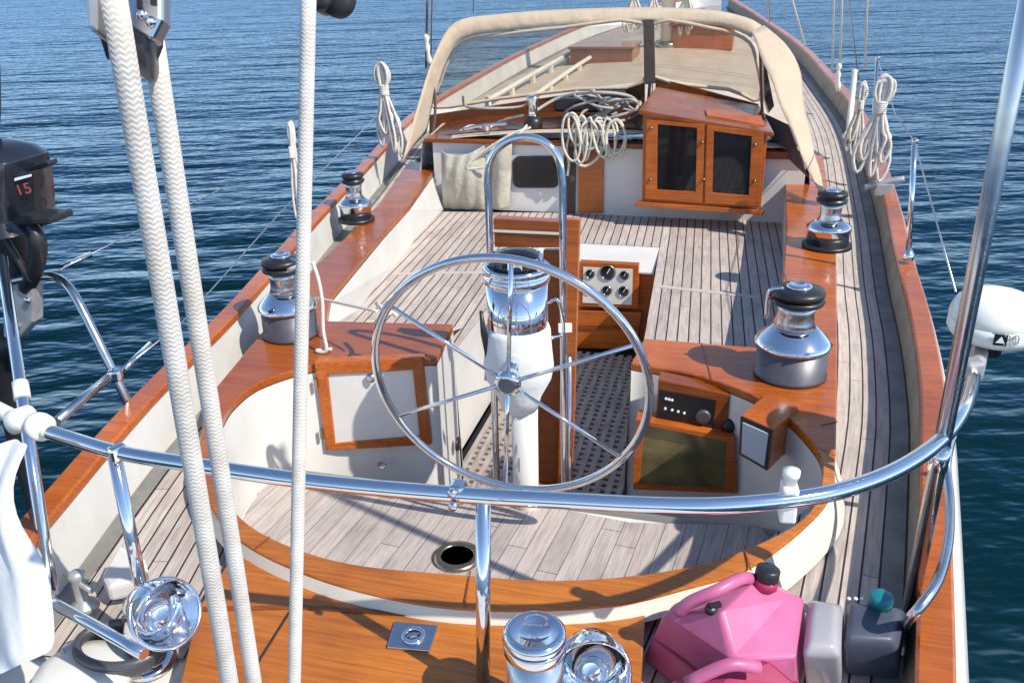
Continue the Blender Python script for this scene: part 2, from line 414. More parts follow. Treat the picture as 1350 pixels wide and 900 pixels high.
for nm, pl, sd in (('starboard', st_o, 1), ('port', pt_o, -1)):
    inn = inset(pl, .085, sd)
    m = MB()
    prof = [(0, -.03), (0, -.006), (.008, 0), (.077, 0), (.085, -.006), (.085, -.03)]
    rows = [inset(pl, d, sd) for d, z in prof]
    vs = []; fs = []
    for i in range(NS):
        for j, (d, z) in enumerate(prof): vs.append(off(rows[j][i], z=z))
    k = len(prof)
    for i in range(NS-1):
        for j in range(k): fs.append((i*k+j, i*k+(j+1) % k, (i+1)*k+(j+1) % k, (i+1)*k+j))
    m.add(vs, fs); m.build('cap_rail', M['varnish_y'], boat)
    # bulwark inner face, outer hull with tumblehome near the stern
    fi = [off(p, z=-.03) for p in inset(pl, .07, sd)]; bot = [off(p, z=-.225) for p in inset(pl, .10, sd)]
    m = MB(); m.strip(fi, bot, 3, smoothf=True); m.build('bulwark', M['bulw' if sd > 0 else 'gelb'], boat)  # starboard inner face olive tan, port one white
    hb = []
    m = MB()
    def hullrow(d, dz): return [off(p, z=dz) for p in inset(pl, d, sd)]
    rows = [hullrow(.012, -.03), hullrow(-.028, -.075), hullrow(-.055, -.16), hullrow(-.06, -.35), hullrow(.02, -.9), hullrow(.3, -1.6)]
    for a_, b_ in zip(rows, rows[1:]): m.strip(a_, b_, 1, smoothf=True)
    m.build('hull', M['hullw'], boat)
# coaming outlines in the plane of the coaming top
c_in_st = [(1035,205),(1037,300),(1030,400),(1000,460)]
aft_in = [(832,478),(930,497),(1018,534),(1076,590),(1084,630),(1066,676),(1000,716),(900,748),(750,764),(600,756),(450,740),(345,702),(300,660),(282,610),(290,560),(310,527),(350,500),(430,479),(575,472)]
st_out = [(1085,205),(1100,300),(1103,360),(1104,500),(1102,600)]
aft_out = [(1102,600),(1092,660),(1000,740),(900,774),(800,796),(640,801),(520,787),(400,753),(308,704),(266,642),(262,590),(283,512),(340,444)]
def ZZ(p, z=ZC): return AZ(p, z)
m = MB()
# starboard platform, port platform, aft ring
T = .035
ain = smooth(ZZ(aft_in), 5); aout = smooth(ZZ(aft_out), 5)
stbd_poly = ZZ([(850,446),(1000,458),(1030,400),(1037,300),(1035,205),(1085,205),(1100,300),(1103,360),(1104,500)])
port_poly = ZZ([(575,472),(597,427),(430,423),(436,390),(505,308),(540,270),(577,218),(540,212),(500,268),(450,318),(415,352),(380,398),(340,444)])
ia = ain.index(min(ain, key=lambda p: (p-A(1076,590,Z=ZC)).length))
ring = ain[:ia+1]
m.prism([off(p, z=.001) for p in stbd_poly] + [A(1102,600,Z=ZC+.001)] + list(reversed(ring)), (0,0,-T))
m.build('coaming_platform', M['varnish_y'], boat, bevel=.006)
ib = ain.index(min(ain, key=lambda p: (p-A(290,560,Z=ZC)).length))
m = MB(); m.prism([off(p, z=.001) for p in port_poly] + [A(283,512,Z=ZC+.001), A(265,560,Z=ZC+.001)] + ain[ib:-1], (0,0,-T))
m.build('coaming_platform', M['varnish_p'], boat, bevel=.006)
ri = resample(ain[ia:ib+1], 60)
k0 = min(range(len(aout)), key=lambda i: (aout[i]-A(1102,600,Z=ZC)).length); k1 = min(range(len(aout)), key=lambda i: (aout[i]-A(265,560,Z=ZC)).length)
ro = resample(aout[k0:k1+1], 60)
m = MB()
vs = []; fs = []
for i in range(60):
    a_, b_ = ri[i], ro[i]
    vs += [a_, off(b_, z=-.004), off(b_, z=-T), off(a_, z=-T)]
for i in range(59):
    for j in range(4): fs.append((i*4+j, i*4+(j+1) % 4, (i+1)*4+(j+1) % 4, (i+1)*4+j))
m.add(vs, fs); m.build('coaming_ring', M['varnish_o'], boat, bevel=.005)
# pale outer face of the coaming
sk_in = [off(p, z=-.012) for p in ro]; cen = Vector((0, 0, 0))
sk_out = []
for i, p in enumerate(ro):
    t = (ro[min(i+1, 59)]-ro[max(i-1, 0)]).normalized(); nrm = Vector((-t.y, t.x, 0))
    if (p+nrm*.1-Vector((.05, 0, p.z))).length < (p-Vector((.05, 0, p.z))).length: nrm = -nrm
    lw_ = max(0, min(1, (p.x-.62)/.25)); sk_out.append(Vector((p.x, p.y, .068*(1-lw_)+.008*lw_)) + nrm*(.02+.022*lw_))
m = MB(); m.strip(sk_out, sk_in, 2, smoothf=True); m.build('coaming_side', M['gelin'], boat)
m = MB()
so = smooth(ZZ([(1102,600),(1104,500),(1103,360),(1100,300),(1085,205)]), 4)
m.strip([Vector((p.x+.012, p.y, 0)) for p in so], [off(p, x=.001, z=-.03) for p in so], 1)
po = smooth(ZZ([(540,212),(500,268),(450,318),(415,352),(380,398),(340,444),(283,512),(265,560)]), 4)
m.strip([Vector((p.x-.012, p.y, 0)) for p in po], [off(p, x=-.001, z=-.03) for p in po], 1)
m.build('coaming_side', M['gel'], boat)
# inner walls of the helm well and the seat backs
ZS, ZH, ZF = -.15, -.33, -.72
m = MB(); low = [Vector((p.x, p.y, ZF)) for p in ain]
m.strip([off(p, z=-T) for p in ain], low, 1, smoothf=True)
# helm box ends (port and starboard) facing the footwell
p0, p1 = A(575,472,Z=ZC), A(597,427,Z=ZC)
m.strip([off(p0, z=-T), off(p1, z=-T)], [Vector((p0.x, p0.y, ZF)), Vector((p1.x, p1.y, ZF))], 1)
q0, q1 = A(832,478,Z=ZC), A(850,446,Z=ZC)
m.strip([off(q0, z=-T), off(q1, z=-T)], [Vector((q0.x-.02, q0.y, ZF)), Vector((q1.x-.02, q1.y, ZF))], 1)
m.build('helm_well_wall', M['gel'], boat)
m = MB()
pin = ZZ([(597,427),(430,423),(436,390),(505,308),(540,270),(577,218)])
plo = [A(610,432,Z=ZS), A(455,425,Z=ZS), A(470,410,Z=ZS), A(520,350,Z=ZS), A(550,313,Z=ZS), A(585,276,Z=ZS)]
m.strip([off(p, z=-T) for p in pin], plo, 1)
sin_ = ZZ([(850,446),(1000,458),(1030,400),(1037,300),(1035,205)])
m.strip([off(p, z=-T) for p in sin_], [Vector((p.x+.004, p.y+.004, ZS-.05)) for p in sin_], 1)
m.build('seat_back', M['gel'], boat)
# seats
seatP = AZ([(599,462),(645,402)], ZS) + [Vector((-.60, 3.2, ZS)), Vector((-.60, 3.86, ZS))] + AZ([(583,279),(550,313),(520,350),(470,410),(440,440)], ZS)
m = MB(); m.planar(seatP, R(3)); m.build('port_seat', M['teak_seat'], boat)
seatS = [A(850,442,Z=ZS), Vector((.27, 1.30, ZS)), Vector((1.0, .9, ZS)), Vector((1.06, 3.86, ZS)), Vector((.205, 3.86, ZS)), A(870,325,Z=ZS)]
m = MB(); m.planar(seatS, R(3)); m.build('starboard_seat', M['teak_seat'], boat)
br = [Vector((-.599, 3.14, ZS)), Vector((.203, 3.14, ZS)), Vector((.204, 3.86, ZS)), Vector((-.599, 3.86, ZS))]
m = MB(); m.planar(br, R(3)); m.build('bridge_deck', M['teak_seat'], boat)
for a_, b_ in (((520,362),(642,360)), ((862,378),(1000,393))):
    a_, b_ = A(*a_, Z=ZS+.003), A(*b_, Z=ZS+.003)
    m = MB(); m.prism([a_, b_, b_+Vector((0,.045,0)), a_+Vector((0,.045,0))], (0,0,-.004)); m.build('seat_batten', M['teakpale'], boat)
a_, b_ = A(905,300,Z=ZS+.003), A(860,440,Z=ZS+.003)
m = MB()
sp_ = [Vector((p1.x, p1.y, ZS))] + AZ([(599,462),(645,402)], ZS) + [Vector((-.60, 3.2, ZS)), Vector((-.60, 3.86, ZS))]
m.strip([off(p, z=-.008) for p in sp_], [Vector((p.x+.012, p.y, ZF)) for p in sp_], 1)
m.strip([A(850,442,Z=ZS-.012), A(870,325,Z=ZS-.012)], [Vector((.24, 1.6, ZF)), Vector((.19, 3.15, ZF))], 1)
m.strip([Vector((.33, .7, ZF)), Vector((.27, 1.3, ZF)), A(850,442,Z=ZF)*0+Vector((.24, 1.6, ZF))], [Vector((.33, .7, ZC-T)), Vector((.27, 1.3, ZS-.01)), A(850,442,Z=ZS-.012)], 1)
m.build('seat_front', M['gel'], boat)
# helm seat
hs_front = AZ([(1000,642),(830,652),(640,650),(430,636),(300,612)], ZH)
inner = [Vector((p.x, p.y, ZH)) for p in ain]
cl = [p for p in inner if p.y < hs_front[2].y]
seat = [p for p in inner if p.y < .33]
m = MB(); m.planar(seat, 0, .03); m.build('helm_seat', M['gel'], boat)
fl_ = AZ([(1075,668),(1000,694),(830,690),(690,662),(430,636),(330,600),(296,575)], ZH)
arc = [p for p in inner if p.y < (.05 if p.x > 0 else .12)]
arc = [Vector((p.x, p.y, ZH+.006)) + (Vector((.05, .1, ZH))-p).normalized()*.008 for p in arc]
arc = [p for p in arc if p.x < fl_[0].x or p.y < fl_[0].y]
inl = arc + [Vector((p.x, p.y, ZH+.006)) for p in reversed(fl_)][1:-1]
m = MB(); m.planar(inl, R(-6), .005); m.build('helm_seat_teak', M['teak_helm'], boat)
m = MB(); m.strip([Vector((-1.1, .33, ZH)), Vector((1.05, .33, ZH))], [Vector((-1.1, .36, ZF)), Vector((1.05, .36, ZF))], 1); m.build('helm_seat_front', M['gel'], boat)
# porthole set in the helm seat
pc = A(603,735,Z=ZH+.008)
ph = MB().lathe([(.085, 0), (.085, .012), (.06, .016), (.058, .008)], pc, 36, cap=False).build('deck_porthole', M['bronze'], boat)
MB().lathe([(.001, .009), (.06, .009)], pc, 32).build('porthole_glass', M['greenglass'], ph)
# sole
m = MB(); m.add([(-.62, .3, ZF-.03), (.4, .3, ZF-.03), (.4, 3.2, ZF-.03), (-.62, 3.2, ZF-.03)], [(0,1,2,3)]); m.build('cockpit_sole', M['black'], boat)
m = MB(); x0, x1, y0, y1 = -.56, .26, .36, 2.62; px_ = .054
nx = int((x1-x0)/px_); ny = int((y1-y0)/px_)
for i in range(nx+1): m.box((x0+i*px_, (y0+y1)/2, ZF-.008), (.030, y1-y0, .016))
for j in range(ny+1): m.box(((x0+x1)/2, y0+j*px_, ZF-.0095), (x1-x0, .030, .014))
m.build('cockpit_grating', M['grating'], boat)
# bridge deck front with sill, gauge panel and companion step
YB = 2.72
m = MB(); zt = A(800,346,Y=YB).z
m.prism([Vector((-.6, 3.138, ZS-.001)), Vector((.21, 3.138, ZS-.001)), Vector((.21, YB, ZS-.03)), Vector((-.6, YB, ZS-.03))], (0,0,-.02)); m.build('bridge_sill', M['gel'], boat, bevel=.006)
m = MB(); m.box((-.19, YB+.06, (ZS-.06+ZF)/2), (.82, .06, ZS-.06-ZF)); m.build('bridge_front', M['varnish'], boat)
def pix_panel(name, pts, Y, depth, mat, parent, bevel=0, skew=0):
    """a panel standing in the plane Y = const, extruded towards the bow"""
    P = [A(x, y, Y=Y) for x, y in pts]
    return MB().prism(P, (0, depth, 0)).build(name, mat, parent, bevel=bevel)
gp = pix_panel('engine_panel', [(764,345),(842,349),(841,407),(762,404)], YB-.03, .05, M['varnish'], boat, .004)
pix_panel('panel_face', [(769,352),(834,355),(833,402),(768,399)], YB-.034, .02, M['whitepanel'], gp)
for gx, gy, gr in ((778,361,6.5),(801,359,11),(823,363,6.5),(777,382,6),(800,383,7),(822,384,7.5)):
    c = A(gx, gy, Y=YB-.036); r = gr/212
    g = MB().lathe([(.001, .003), (r*.8, .003), (r*.82, .005), (r, .004), (r, 0)], c, 24, (0,-1,.0)).build('gauge', M['dial'], gp)
    MB().lathe([(r*.88, .0052), (r*.90, .0065), (r*.97, .006), (r*.98, .003)], c, 24, (0,-1,0), cap=False).build('bezel', M['brushed'], g)
    MB().box(off(c, y=-.006, x=r*.12, z=r*.2), (r*.1, .002, r*.75), ax=Matrix.Rotation(.5, 3, 'Y')).build('needle', M['paintw'], g)
st = pix_panel('companion_step', [(762,409),(846,412),(838,461),(758,459)], YB-.02, .03, M['varnish'], boat, .004)
pix_panel('step_edge', [(758,428),(842,431),(842,436),(758,433)], YB-.03, .01, M['varnish_dark'], st)
# bulkhead / cabin back
YK = 3.86
m = MB(); ztop = .36
m.prism([Vector((-1.62, YK, ZS)), Vector((1.12, YK, ZS)), Vector((1.12, YK, ztop-.02)), Vector((-1.62, YK, ztop))], (0, .05, 0)); m.build('cabin_bulkhead', M['gel'], boat)
m = MB(); m.prism([Vector((-1.68, YK-.03, ztop)), Vector((0, YK-.03, ztop)), Vector((0, YK+.12, ztop)), Vector((-1.68, YK+.12, ztop))], (0,0,.03)); m.build('cabin_trim', M['mahog'], boat, bevel=.006)
m = MB(); m.prism([Vector((.8, YK-.03, ztop-.05)), Vector((1.15, YK-.03, ztop-.05)), Vector((1.15, YK+.12, ztop-.05)), Vector((.8, YK+.12, ztop-.05))], (0,0,.05)); m.build('cabin_trim', M['varnish_dark'], boat, bevel=.006)
pl_ = MB()
def rrect(x0, y0, x1, y1, r, sk=0):
    out = []
    for cx, cy, a0 in ((x1-r, y0+r, -90), (x1-r, y1-r, 0), (x0+r, y1-r, 90), (x0+r, y0+r, 180)):
        for k in range(6):
            a = R(a0+18*k); out.append((cx+r*math.cos(a), cy+r*math.sin(a)))
    return out
wpts = rrect(676, 206, 737, 248, 9)
_unused = [(676,213),(682,207),(728,206),(736,212),(736,242),(730,248),(684,247),(677,241)]
wo_ = pix_panel('portlight', wpts, YK-.014, .014, M['black'], boat, .002)
pix_panel('window_glass', rrect(680, 210, 733, 244, 6), YK-.018, .004, M['glassd'], wo_)
cd = pix_panel('companionway_board', [(762,203),(796,203),(795,281),(762,281)], YK-.02, .02, M['varnish'], boat, .003)
pix_panel('board_rail', [(760,196),(798,196),(798,205),(760,205)], YK-.028, .02, M['mahog'], cd)
pix_panel('cabin_corner_post', [(744,180),(760,180),(758,285),(742,285)], YK-.016, .02, M['browncanvas'], boat)
# cabin top: camber, hidden deck edge
ct_p = [(-1.70, YK), (-1.85, 5.2), (-1.82, 7), (-1.55, 9), (-1.05, 11), (-.5, 12.6)]
ct_s = [(1.12, YK), (1.10, 5.2), (1.02, 7), (.86, 9), (.6, 11), (.25, 12.6)]
zc = lambda y: .36 + .018*(y-YK)
m = MB(); rows_ = []
for (xa, ya), (xb, yb) in zip(ct_p, ct_s):
    row = []
    for k in range(13):
        t = k/12; x = xa+(xb-xa)*t; row.append(Vector((x, ya, zc(ya) + .10*(1-(2*t-1)**2))))
    rows_.append(row)
vs = [v for r_ in rows_ for v in r_]; fs = [(i*13+k, i*13+k+1, (i+1)*13+k+1, (i+1)*13+k) for i in range(len(rows_)-1) for k in range(12)]
m.add(vs, fs, True)
m.build('cabin_top', M['wood_pale'], boat)
m = MB()
for pl2, sg in ((ct_p, -1), (ct_s, 1)):
    a_ = [Vector((x, y, zc(y))) for x, y in pl2]; b_ = [Vector((x+sg*.06, y, .0+.03*(y-YK))) for x, y in pl2]
    m.strip(a_, b_, 1)
m.build('cabin_side', M['gel'], boat)
# dark mahogany coaming under the dodger window
# fore deck sheet (teak) following the sheer, from cabin to bow
fd = MB()
for nm, pl, sd, inn_ in (('s', st_o, 1, None), ('p', pt_o, -1, None)): pass
# side decks: planks run along the rail
def deck(pl, sd, inner_px, n=90):
    outer = [Vector((p.x, p.y, p.z-(.22 if sd < 0 else .18)+(.0 if p.y < 2 else 0))) for p in inset(pl, .10, sd)]
    inn = resample(inner_px, 400)
    a = []; b = []
    for i, p in enumerate(outer):
        t = outer[min(i+1, len(outer)-1)]-outer[max(i-1, 0)]; t.z = 0; t.normalize(); nrm = Vector((-t.y, t.x, 0))*sd
        best = min(inn, key=lambda q: abs((q-p).dot(t)) + (0 if (q-p).dot(nrm) > 0 else 10))
        w_ = max(.02, (best-p).dot(nrm)+.03)
        a.append(p); q = p + nrm*w_; b.append(q)
    return a, b
inS = [A(850,1010,Z=0), A(850,900,Z=0), A(850,800,Z=0), A(900,768,Z=0), A(1000,735,Z=0), A(1092,665,Z=0), A(1100,600,Z=0), A(1100,500,Z=0), A(1100,360,Z=0), Vector((1.14, 3.2, 0)), Vector((1.14, 4.2, 0)), Vector((1.14, 5.2, 0)), Vector((1.05, 7, 0)), Vector((.88, 9, 0)), Vector((.6, 11, 0)), Vector((.25, 12.6, 0)), Vector((.1, 18, 0)), Vector((0, 26, 0))]
inP = [A(180,1000,Z=0), A(235,900,Z=0), A(262,790,Z=0), A(310,715,Z=0), A(272,650,Z=0), A(262,590,Z=0), A(283,512,Z=0), A(340,444,Z=0), A(415,352,Z=0), A(500,268,Z=0), A(540,212,Z=0), Vector((-1.80, 4.2, 0)), Vector((-1.87, 5.2, 0)), Vector((-1.84, 7, 0)), Vector((-1.57, 9, 0)), Vector((-1.05, 11, 0)), Vector((-.5, 12.6, 0)), Vector((.0, 18, 0)), Vector((0, 26, 0))]
for pl, sd, inn in ((st_o, 1, inS), (pt_o, -1, inP)):
    a, b = deck(pl, sd, inn)
    mg = [p.lerp(q, min(1, .06/max(.01, (q-p).length))) for p, q in zip(a, b)]
    m = MB(); m.strip(mg, b, 4); m.build('side_deck', M['teak'], boat)
    m = MB(); m.strip([off(p, z=.003) for p in a], [off(p, z=.003) for p in mg], 1); m.build('covering_board', M['toerail'], boat)
# base sheet under everything aft
m = MB(); m.strip([Vector((p.x, p.y, -.012)) for p in ro], [Vector((p.x*.9, -2.6, -.012)) for p in ro], 1); m.build('aft_deck', M['gel'], boat)
# aft varnished hatch deck
hp = AZ([(318,716),(400,762),(520,796),(640,806),(800,802),(852,794),(845,900),(838,1010),(200,1010),(237,900),(262,800)], .085)
m = MB(); m.prism(hp, (0,0,-.09)); ad = m.build('lazarette_deck', M['varnish_o'], boat, bevel=.004)
def groove(pts, z, w_, mat, name, par):
    P = AZ(pts, z); m = MB()
    for a_, b_ in zip(P, P[1:]):
        t = (b_-a_).normalized(); n_ = Vector((-t.y, t.x, 0))*w_/2
        m.prism([a_-n_, b_-n_, b_+n_, a_+n_], (0,0,.0025))
    return m.build(name, mat, par)
groove([(262,803),(400,800),(640,816),(852,800)], .0855, .016, M['varnish_dark'], 'deck_seam', ad)
groove([(382,806),(343,868),(322,910)], .0855, .006, M['rubber'], 'deck_seam', ad)
groove([(640,812),(640,900),(640,1000)], .0855, .006, M['varnish_dark'], 'deck_seam', ad)
fp = AZ([(520,818),(578,823),(566,857),(510,852)], .093)
dp = MB().prism(fp, (0,0,-.008)).build('deck_plate', M['brushed'], boat, bevel=.002)
MB().lathe([(.030, 0), (.030, .006), (.022, .007), (.02, .003)], A(545,838,Z=.093), 28, cap=False).build('plate_ring', M['chrome'], dp)
MB().box(off(A(545,838,Z=.097), z=.002), (.034, .006, .005), .6).build('plate_grip', M['chrome'], dp)

# companion cabinet with two doors
YF = 3.60
cb = MB()
B0, B1, B2, B3 = A(848,150,Y=YF), A(1012,178,Y=YF), A(1003,275,Y=YF), A(846,268,Y=YF)
cb.prism([B0, B1, B2, B3], (0, YK-YF-.001, 0)); cab = cb.build('companionway_cabinet', M['varnish'], boat, bevel=.006)
m = MB()
T0, T1 = A(842,151,Y=YF-.02), A(1020,181,Y=YF-.02)
m.prism([T0, T1, T1+Vector((-.10, .9, .03)), T0+Vector((.02, .9, .03))], (0,0,.03)); m.build('cabinet_roof', M['mahog'], cab, bevel=.006)
m = MB(); m.prism([A(866,127,Y=4.3), A(1008,150,Y=4.3), A(1008,172,Y=4.3), A(866,150,Y=4.3)], (0,.02,0)); m.build('hatch_slide', M['varnish_dark'], cab)
m = MB(); m.prism([A(930,145,Y=3.9), A(1003,155,Y=3.9), A(1008,168,Y=3.72), A(932,154,Y=3.72)], (0,0,.012)); m.build('roof_board', M['varnish'], cab)
pix_panel('cabinet_sill', [(838,266),(1009,278),(1006,284),(836,272)], YF-.03, .05, M['varnish'], cab, .004)
for pts, gpts in (([(852,158),(929,164),(926,268),(850,262)], [(867,164),(919,169),(917,253),(866,250)]),
                  ([(932,165),(1007,174),(1001,273),(929,268)], [(941,173),(991,180),(987,258),(939,254)])):
    P = [A(x, y, Y=YF-.022) for x, y in pts]; Q = [A(x, y, Y=YF-.022) for x, y in gpts]
    m = MB(); m.add(P+Q+[off(p, y=.02) for p in P+Q], [(i, (i+1) % 4, (i+1) % 4+4, i+4) for i in range(4)] + [(i, (i+1) % 4, (i+1) % 4+8, i+8) for i in range(4)] + [(i+4, (i+1) % 4+4, (i+1) % 4+12, i+12) for i in range(4)])
    d = m.build('cabinet_door', M['varnish'], cab, bevel=.003)
    MB().prism([off(q, y=.008) for q in Q], (0, .006, 0)).build('door_pane', M['glassd'], d)
for x, y in ((859,168),(858,236),(926,187),(928,236),(996,190),(995,238)):
    MB().lathe([(.012, 0), (.012, .006), (.004, .02), (.001, .022)], A(x, y, Y=YF-.022), 12, (0,-1,0)).build('hinge', M['bronze'], cab)

# port locker door on the helm well wall
YL = .50
lf = [(414,477),(556,472),(568,586),(430,594)]; li = [(431,494),(544,488),(553,575),(441,585)]
YQ = (.405, .555, .555, .405); P = [A(*q, Y=y) for q, y in zip(lf, YQ)]; Q = [A(*q, Y=y) for q, y in zip(li, (.42, .535, .535, .42))]
for p in P[:2]: pass
m = MB(); m.add(P+Q+[off(p, y=.05) for p in P+Q], [(i, (i+1) % 4, (i+1) % 4+4, i+4) for i in range(4)] + [(i, (i+1) % 4, (i+1) % 4+8, i+8) for i in range(4)] + [(i+4, (i+1) % 4+4, (i+1) % 4+12, i+12) for i in range(4)])
lk = m.build('locker_frame', M['varnish'], boat, bevel=.003)
MB().prism([off(q, y=.012) for q in Q], (0, .02, 0)).build('locker_door', M['gel'], lk)
MB().lathe([(.02,0),(.02,.008),(.008,.012),(.001,.012)], A(489,498,Y=.475), 16, (0,-1,0)).build('locker_latch', M['brushed'], lk)
MB().lathe([(.022,0),(.022,.004),(.018,.005),(.016,.002),(.001,.002)], A(503,612,Y=.47), 24, (0,-1,.1)).build('bilge_socket', M['brushed'], boat)
MB().lathe([(.001,0),(.035,.0),(.032,.008),(.01,.012),(.001,.012)], A(603,585,X=-.475), 20, (1,0,0)).build('engine_vent', M['black'], boat)
# starboard instruments
YI = .62
ib_ = pix_panel('radio_box', [(868,500),(962,520),(958,574),(864,556)], YI-.05, .08, M['varnish_dark'], boat, .004)
pix_panel('radio_face', [(869,514),(944,528),(940,566),(866,550)], YI-.056, .01, M['dial'], ib_)
for i, (x, y) in enumerate(((878,525),(886,527),(877,538),(886,540),(894,542),(902,544),(882,526))):
    MB().lathe([(.0055,0),(.0055,.006),(.001,.007)], A(x, y, Y=YI-.056), 10, (0,-1,0)).build('button', M['paintw'], ib_)
MB().lathe([(.03,0),(.028,.012),(.02,.014),(.001,.014)], A(927,548,Y=YI-.056), 24, (0,-1,0)).build('knob', M['greyskirt'], ib_)
MB().lathe([(.03,0),(.03,.012),(.018,.03),(.001,.03)], A(961,560,Y=YI-.04), 20, (0,-1,0)).build('knob', M['black'], ib_)
fp_ = [(838,553),(968,577),(972,650),(834,645)]; fi_ = [(850,560),(958,582),(955,647),(842,640)]
P = [A(x, y, Y=YI-.10) for x, y in fp_]; Q = [A(x, y, Y=YI-.10) for x, y in fi_]
m = MB(); m.add(P+Q+[off(p, y=.09) for p in P+Q], [(i, (i+1) % 4, (i+1) % 4+4, i+4) for i in range(4)] + [(i, (i+1) % 4, (i+1) % 4+8, i+8) for i in range(4)] + [(i+4, (i+1) % 4+4, (i+1) % 4+12, i+12) for i in range(4)])
of = m.build('chart_panel_frame', M['varnish'], boat, bevel=.003)
MB().prism([off(q, y=.02) for q in Q], (0, .01, 0)).build('smoked_pane', M['olive'], of)
# wooden instrument housing (box angled to the helmsman)
I0, I1, I2, I3 = A(977,547,Y=.30), A(1020,566,Y=.25), A(1013,620,Y=.25), A(975,598,Y=.30)
bk = Vector((.10, .20, .01))
m = MB(); m.prism([I0, I1, I2, I3], bk); sb = m.build('instrument_housing', M['varnish'], boat, bevel=.004)
cc = (I0+I1+I2+I3)/4; n_ = (I1-I0).cross(I3-I0).normalized(); n_ = n_ if n_.y < 0 else -n_
m = MB(); m.prism([cc+(p-cc)*.98+n_*.001 for p in (I0, I1, I2, I3)], n_*.006); m.build('bezel', M['dial'], sb)
m = MB(); m.prism([cc+(p-cc)*.80+n_*.008 for p in (I0, I1, I2, I3)], n_*.006); m.build('display', M['dgrey'], sb, bevel=.003)
# port coaming pocket
pk = A(548,275,Z=.0)
MB().box(pk, (.012, .34, .10), R(-3)).build('winch_handle_pocket', M['varnish_dark'], boat)

# ------------------------------------------------------------------ canvas pocket bag
bgx = [(581,198),(640,190),(645,277),(583,275)]
YBg = YK-.035
P0, P1, P2, P3 = [A(x, y, Y=YBg) for x, y in bgx]
m = MB(); nu, nv = 14, 12; vs = []
for j in range(nv+1):
    for i in range(nu+1):
        u, v = i/nu, j/nv
        p = P0.lerp(P1, u).lerp(P3.lerp(P2, u), v)
        sag = .05*math.sin(math.pi*u)*(1-v)**3
        bul = .10*math.sin(math.pi*u)**.5*math.sin(math.pi*min(1, .15+v*.8))
        vs.append(off(p, y=-bul + .012*math.sin(u*23+v*4), z=-sag))
m.add(vs, [(j*(nu+1)+i, j*(nu+1)+i+1, (j+1)*(nu+1)+i+1, (j+1)*(nu+1)+i) for j in range(nv) for i in range(nu)], True)
bag = m.build('canvas_bag', M['cream'], None, solid=.006, subsurf=1)
tag(bag, 'cream canvas pocket hanging on the cabin bulkhead left of the dark window', 'bag')
m = MB()
Q0, Q1, Q2, Q3 = [A(x, y, Y=YBg) for x, y in ((647,188),(676,186),(672,273),(649,276))]
vs = []
for j in range(9):
    for i in range(9):
        u, v = i/8, j/8; p = Q0.lerp(Q1, u).lerp(Q3.lerp(Q2, u), v); vs.append(off(p, y=-.05*math.sin(math.pi*u)-.01*math.sin(v*9)))
m.add(vs, [(j*9+i, j*9+i+1, (j+1)*9+i+1, (j+1)*9+i) for j in range(8) for i in range(8)], True)
tag(m.build('canvas_bag', M['cream'], None, solid=.005, subsurf=1), 'narrow upright cream canvas pocket between the wide pocket and the dark window', 'bag')

# ------------------------------------------------------------------ winches
def winch_big(name, base, r, h, label, mirror=1):
    t = thing(name, base, label, 'winch', 'sheet winches on the cockpit coaming'); b = Vector(base)
    MB().lathe([(r*1.02, 0), (r*1.02, h*.04), (r*.98, h*.05), (r*.98, h*.33)], b, 40).build('base_skirt', M['greyskirt'], t)
    MB().lathe([(r*.98, h*.33), (r*1.06, h*.345), (r*1.06, h*.37), (r*.97, h*.41), (r*.72, h*.50), (r*.58, h*.53)], b, 40).build('base_flange', M['chrome'], t)
    d = MB().lathe([(r*.58, h*.53), (r*.50, h*.60), (r*.49, h*.70), (r*.56, h*.78)], b, 36)
    d.build('drum', M['brushed'], t)
    MB().lathe([(r*.56, h*.78), (r*.70, h*.80), (r*.73, h*.825), (r*.70, h*.85), (r*.5, h*.855)], b, 36).build('lower_jaw', M['black'], t)
    MB().lathe([(r*.5, h*.856), (r*.68, h*.87), (r*.72, h*.90), (r*.68, h*.935), (r*.40, h*.95), (r*.36, h*.955)], b, 36).build('upper_jaw', M['black'], t)
    MB().lathe([(r*.36, h*.955), (r*.34, h*.985), (r*.15, h*1.0), (r*.14, h*.985), (.001, h*.98)], b, 24).build('top_cap', M['chrome'], t)
    m = MB(); m.tube([b+Vector((-r*.78*mirror, 0, h*.60)), b+Vector((-r*.80*mirror, 0, h*.80)), b+Vector((-r*.74*mirror, -.01, h*.92)), b+Vector((-r*.40*mirror, -.01, h*.94))], .009, 8, 4); m.build('feeder_arm', M['chrome'], t)
    return t
def winch_small(name, base, r, h, label):
    t = thing(name, base, label, 'winch', 'sheet winches on the cockpit coaming'); b = Vector(base)
    MB().lathe([(r*1.18, -.012), (r*1.18, .006), (r*1.05, .010)], b, 36).build('base_pad', M['black'], t)
    MB().lathe([(r*1.02, .010), (r*1.0, h*.26), (r*1.06, h*.28), (r*1.06, h*.34), (r*.9, h*.38), (r*.62, h*.44)], b, 36).build('base_skirt', M['chrome'], t)
    MB().lathe([(r*.62, h*.44), (r*.5, h*.50), (r*.5, h*.66), (r*.58, h*.74)], b, 32).build('drum', M['brushed'], t)
    MB().lathe([(r*.58, h*.74), (r*.72, h*.77), (r*.74, h*.82), (r*.6, h*.83), (r*.6, h*.86), (r*.72, h*.88), (r*.7, h*.94), (r*.4, h*.96)], b, 32).build('jaws', M['black'], t)
    MB().lathe([(r*.40, h*.96), (r*.36, h*.99), (r*.16, h), (.001, h*.99)], b, 24).build('top_cap', M['chrome'], t)
    return t
bS = A(1041,492,Z=ZC+.002)
hS = A(1056,374,Y=bS.y).z - ZC
wS = winch_big('winch', bS, .137, hS, 'largest chrome winch with black jaws, on the starboard coaming beside the teak seat')
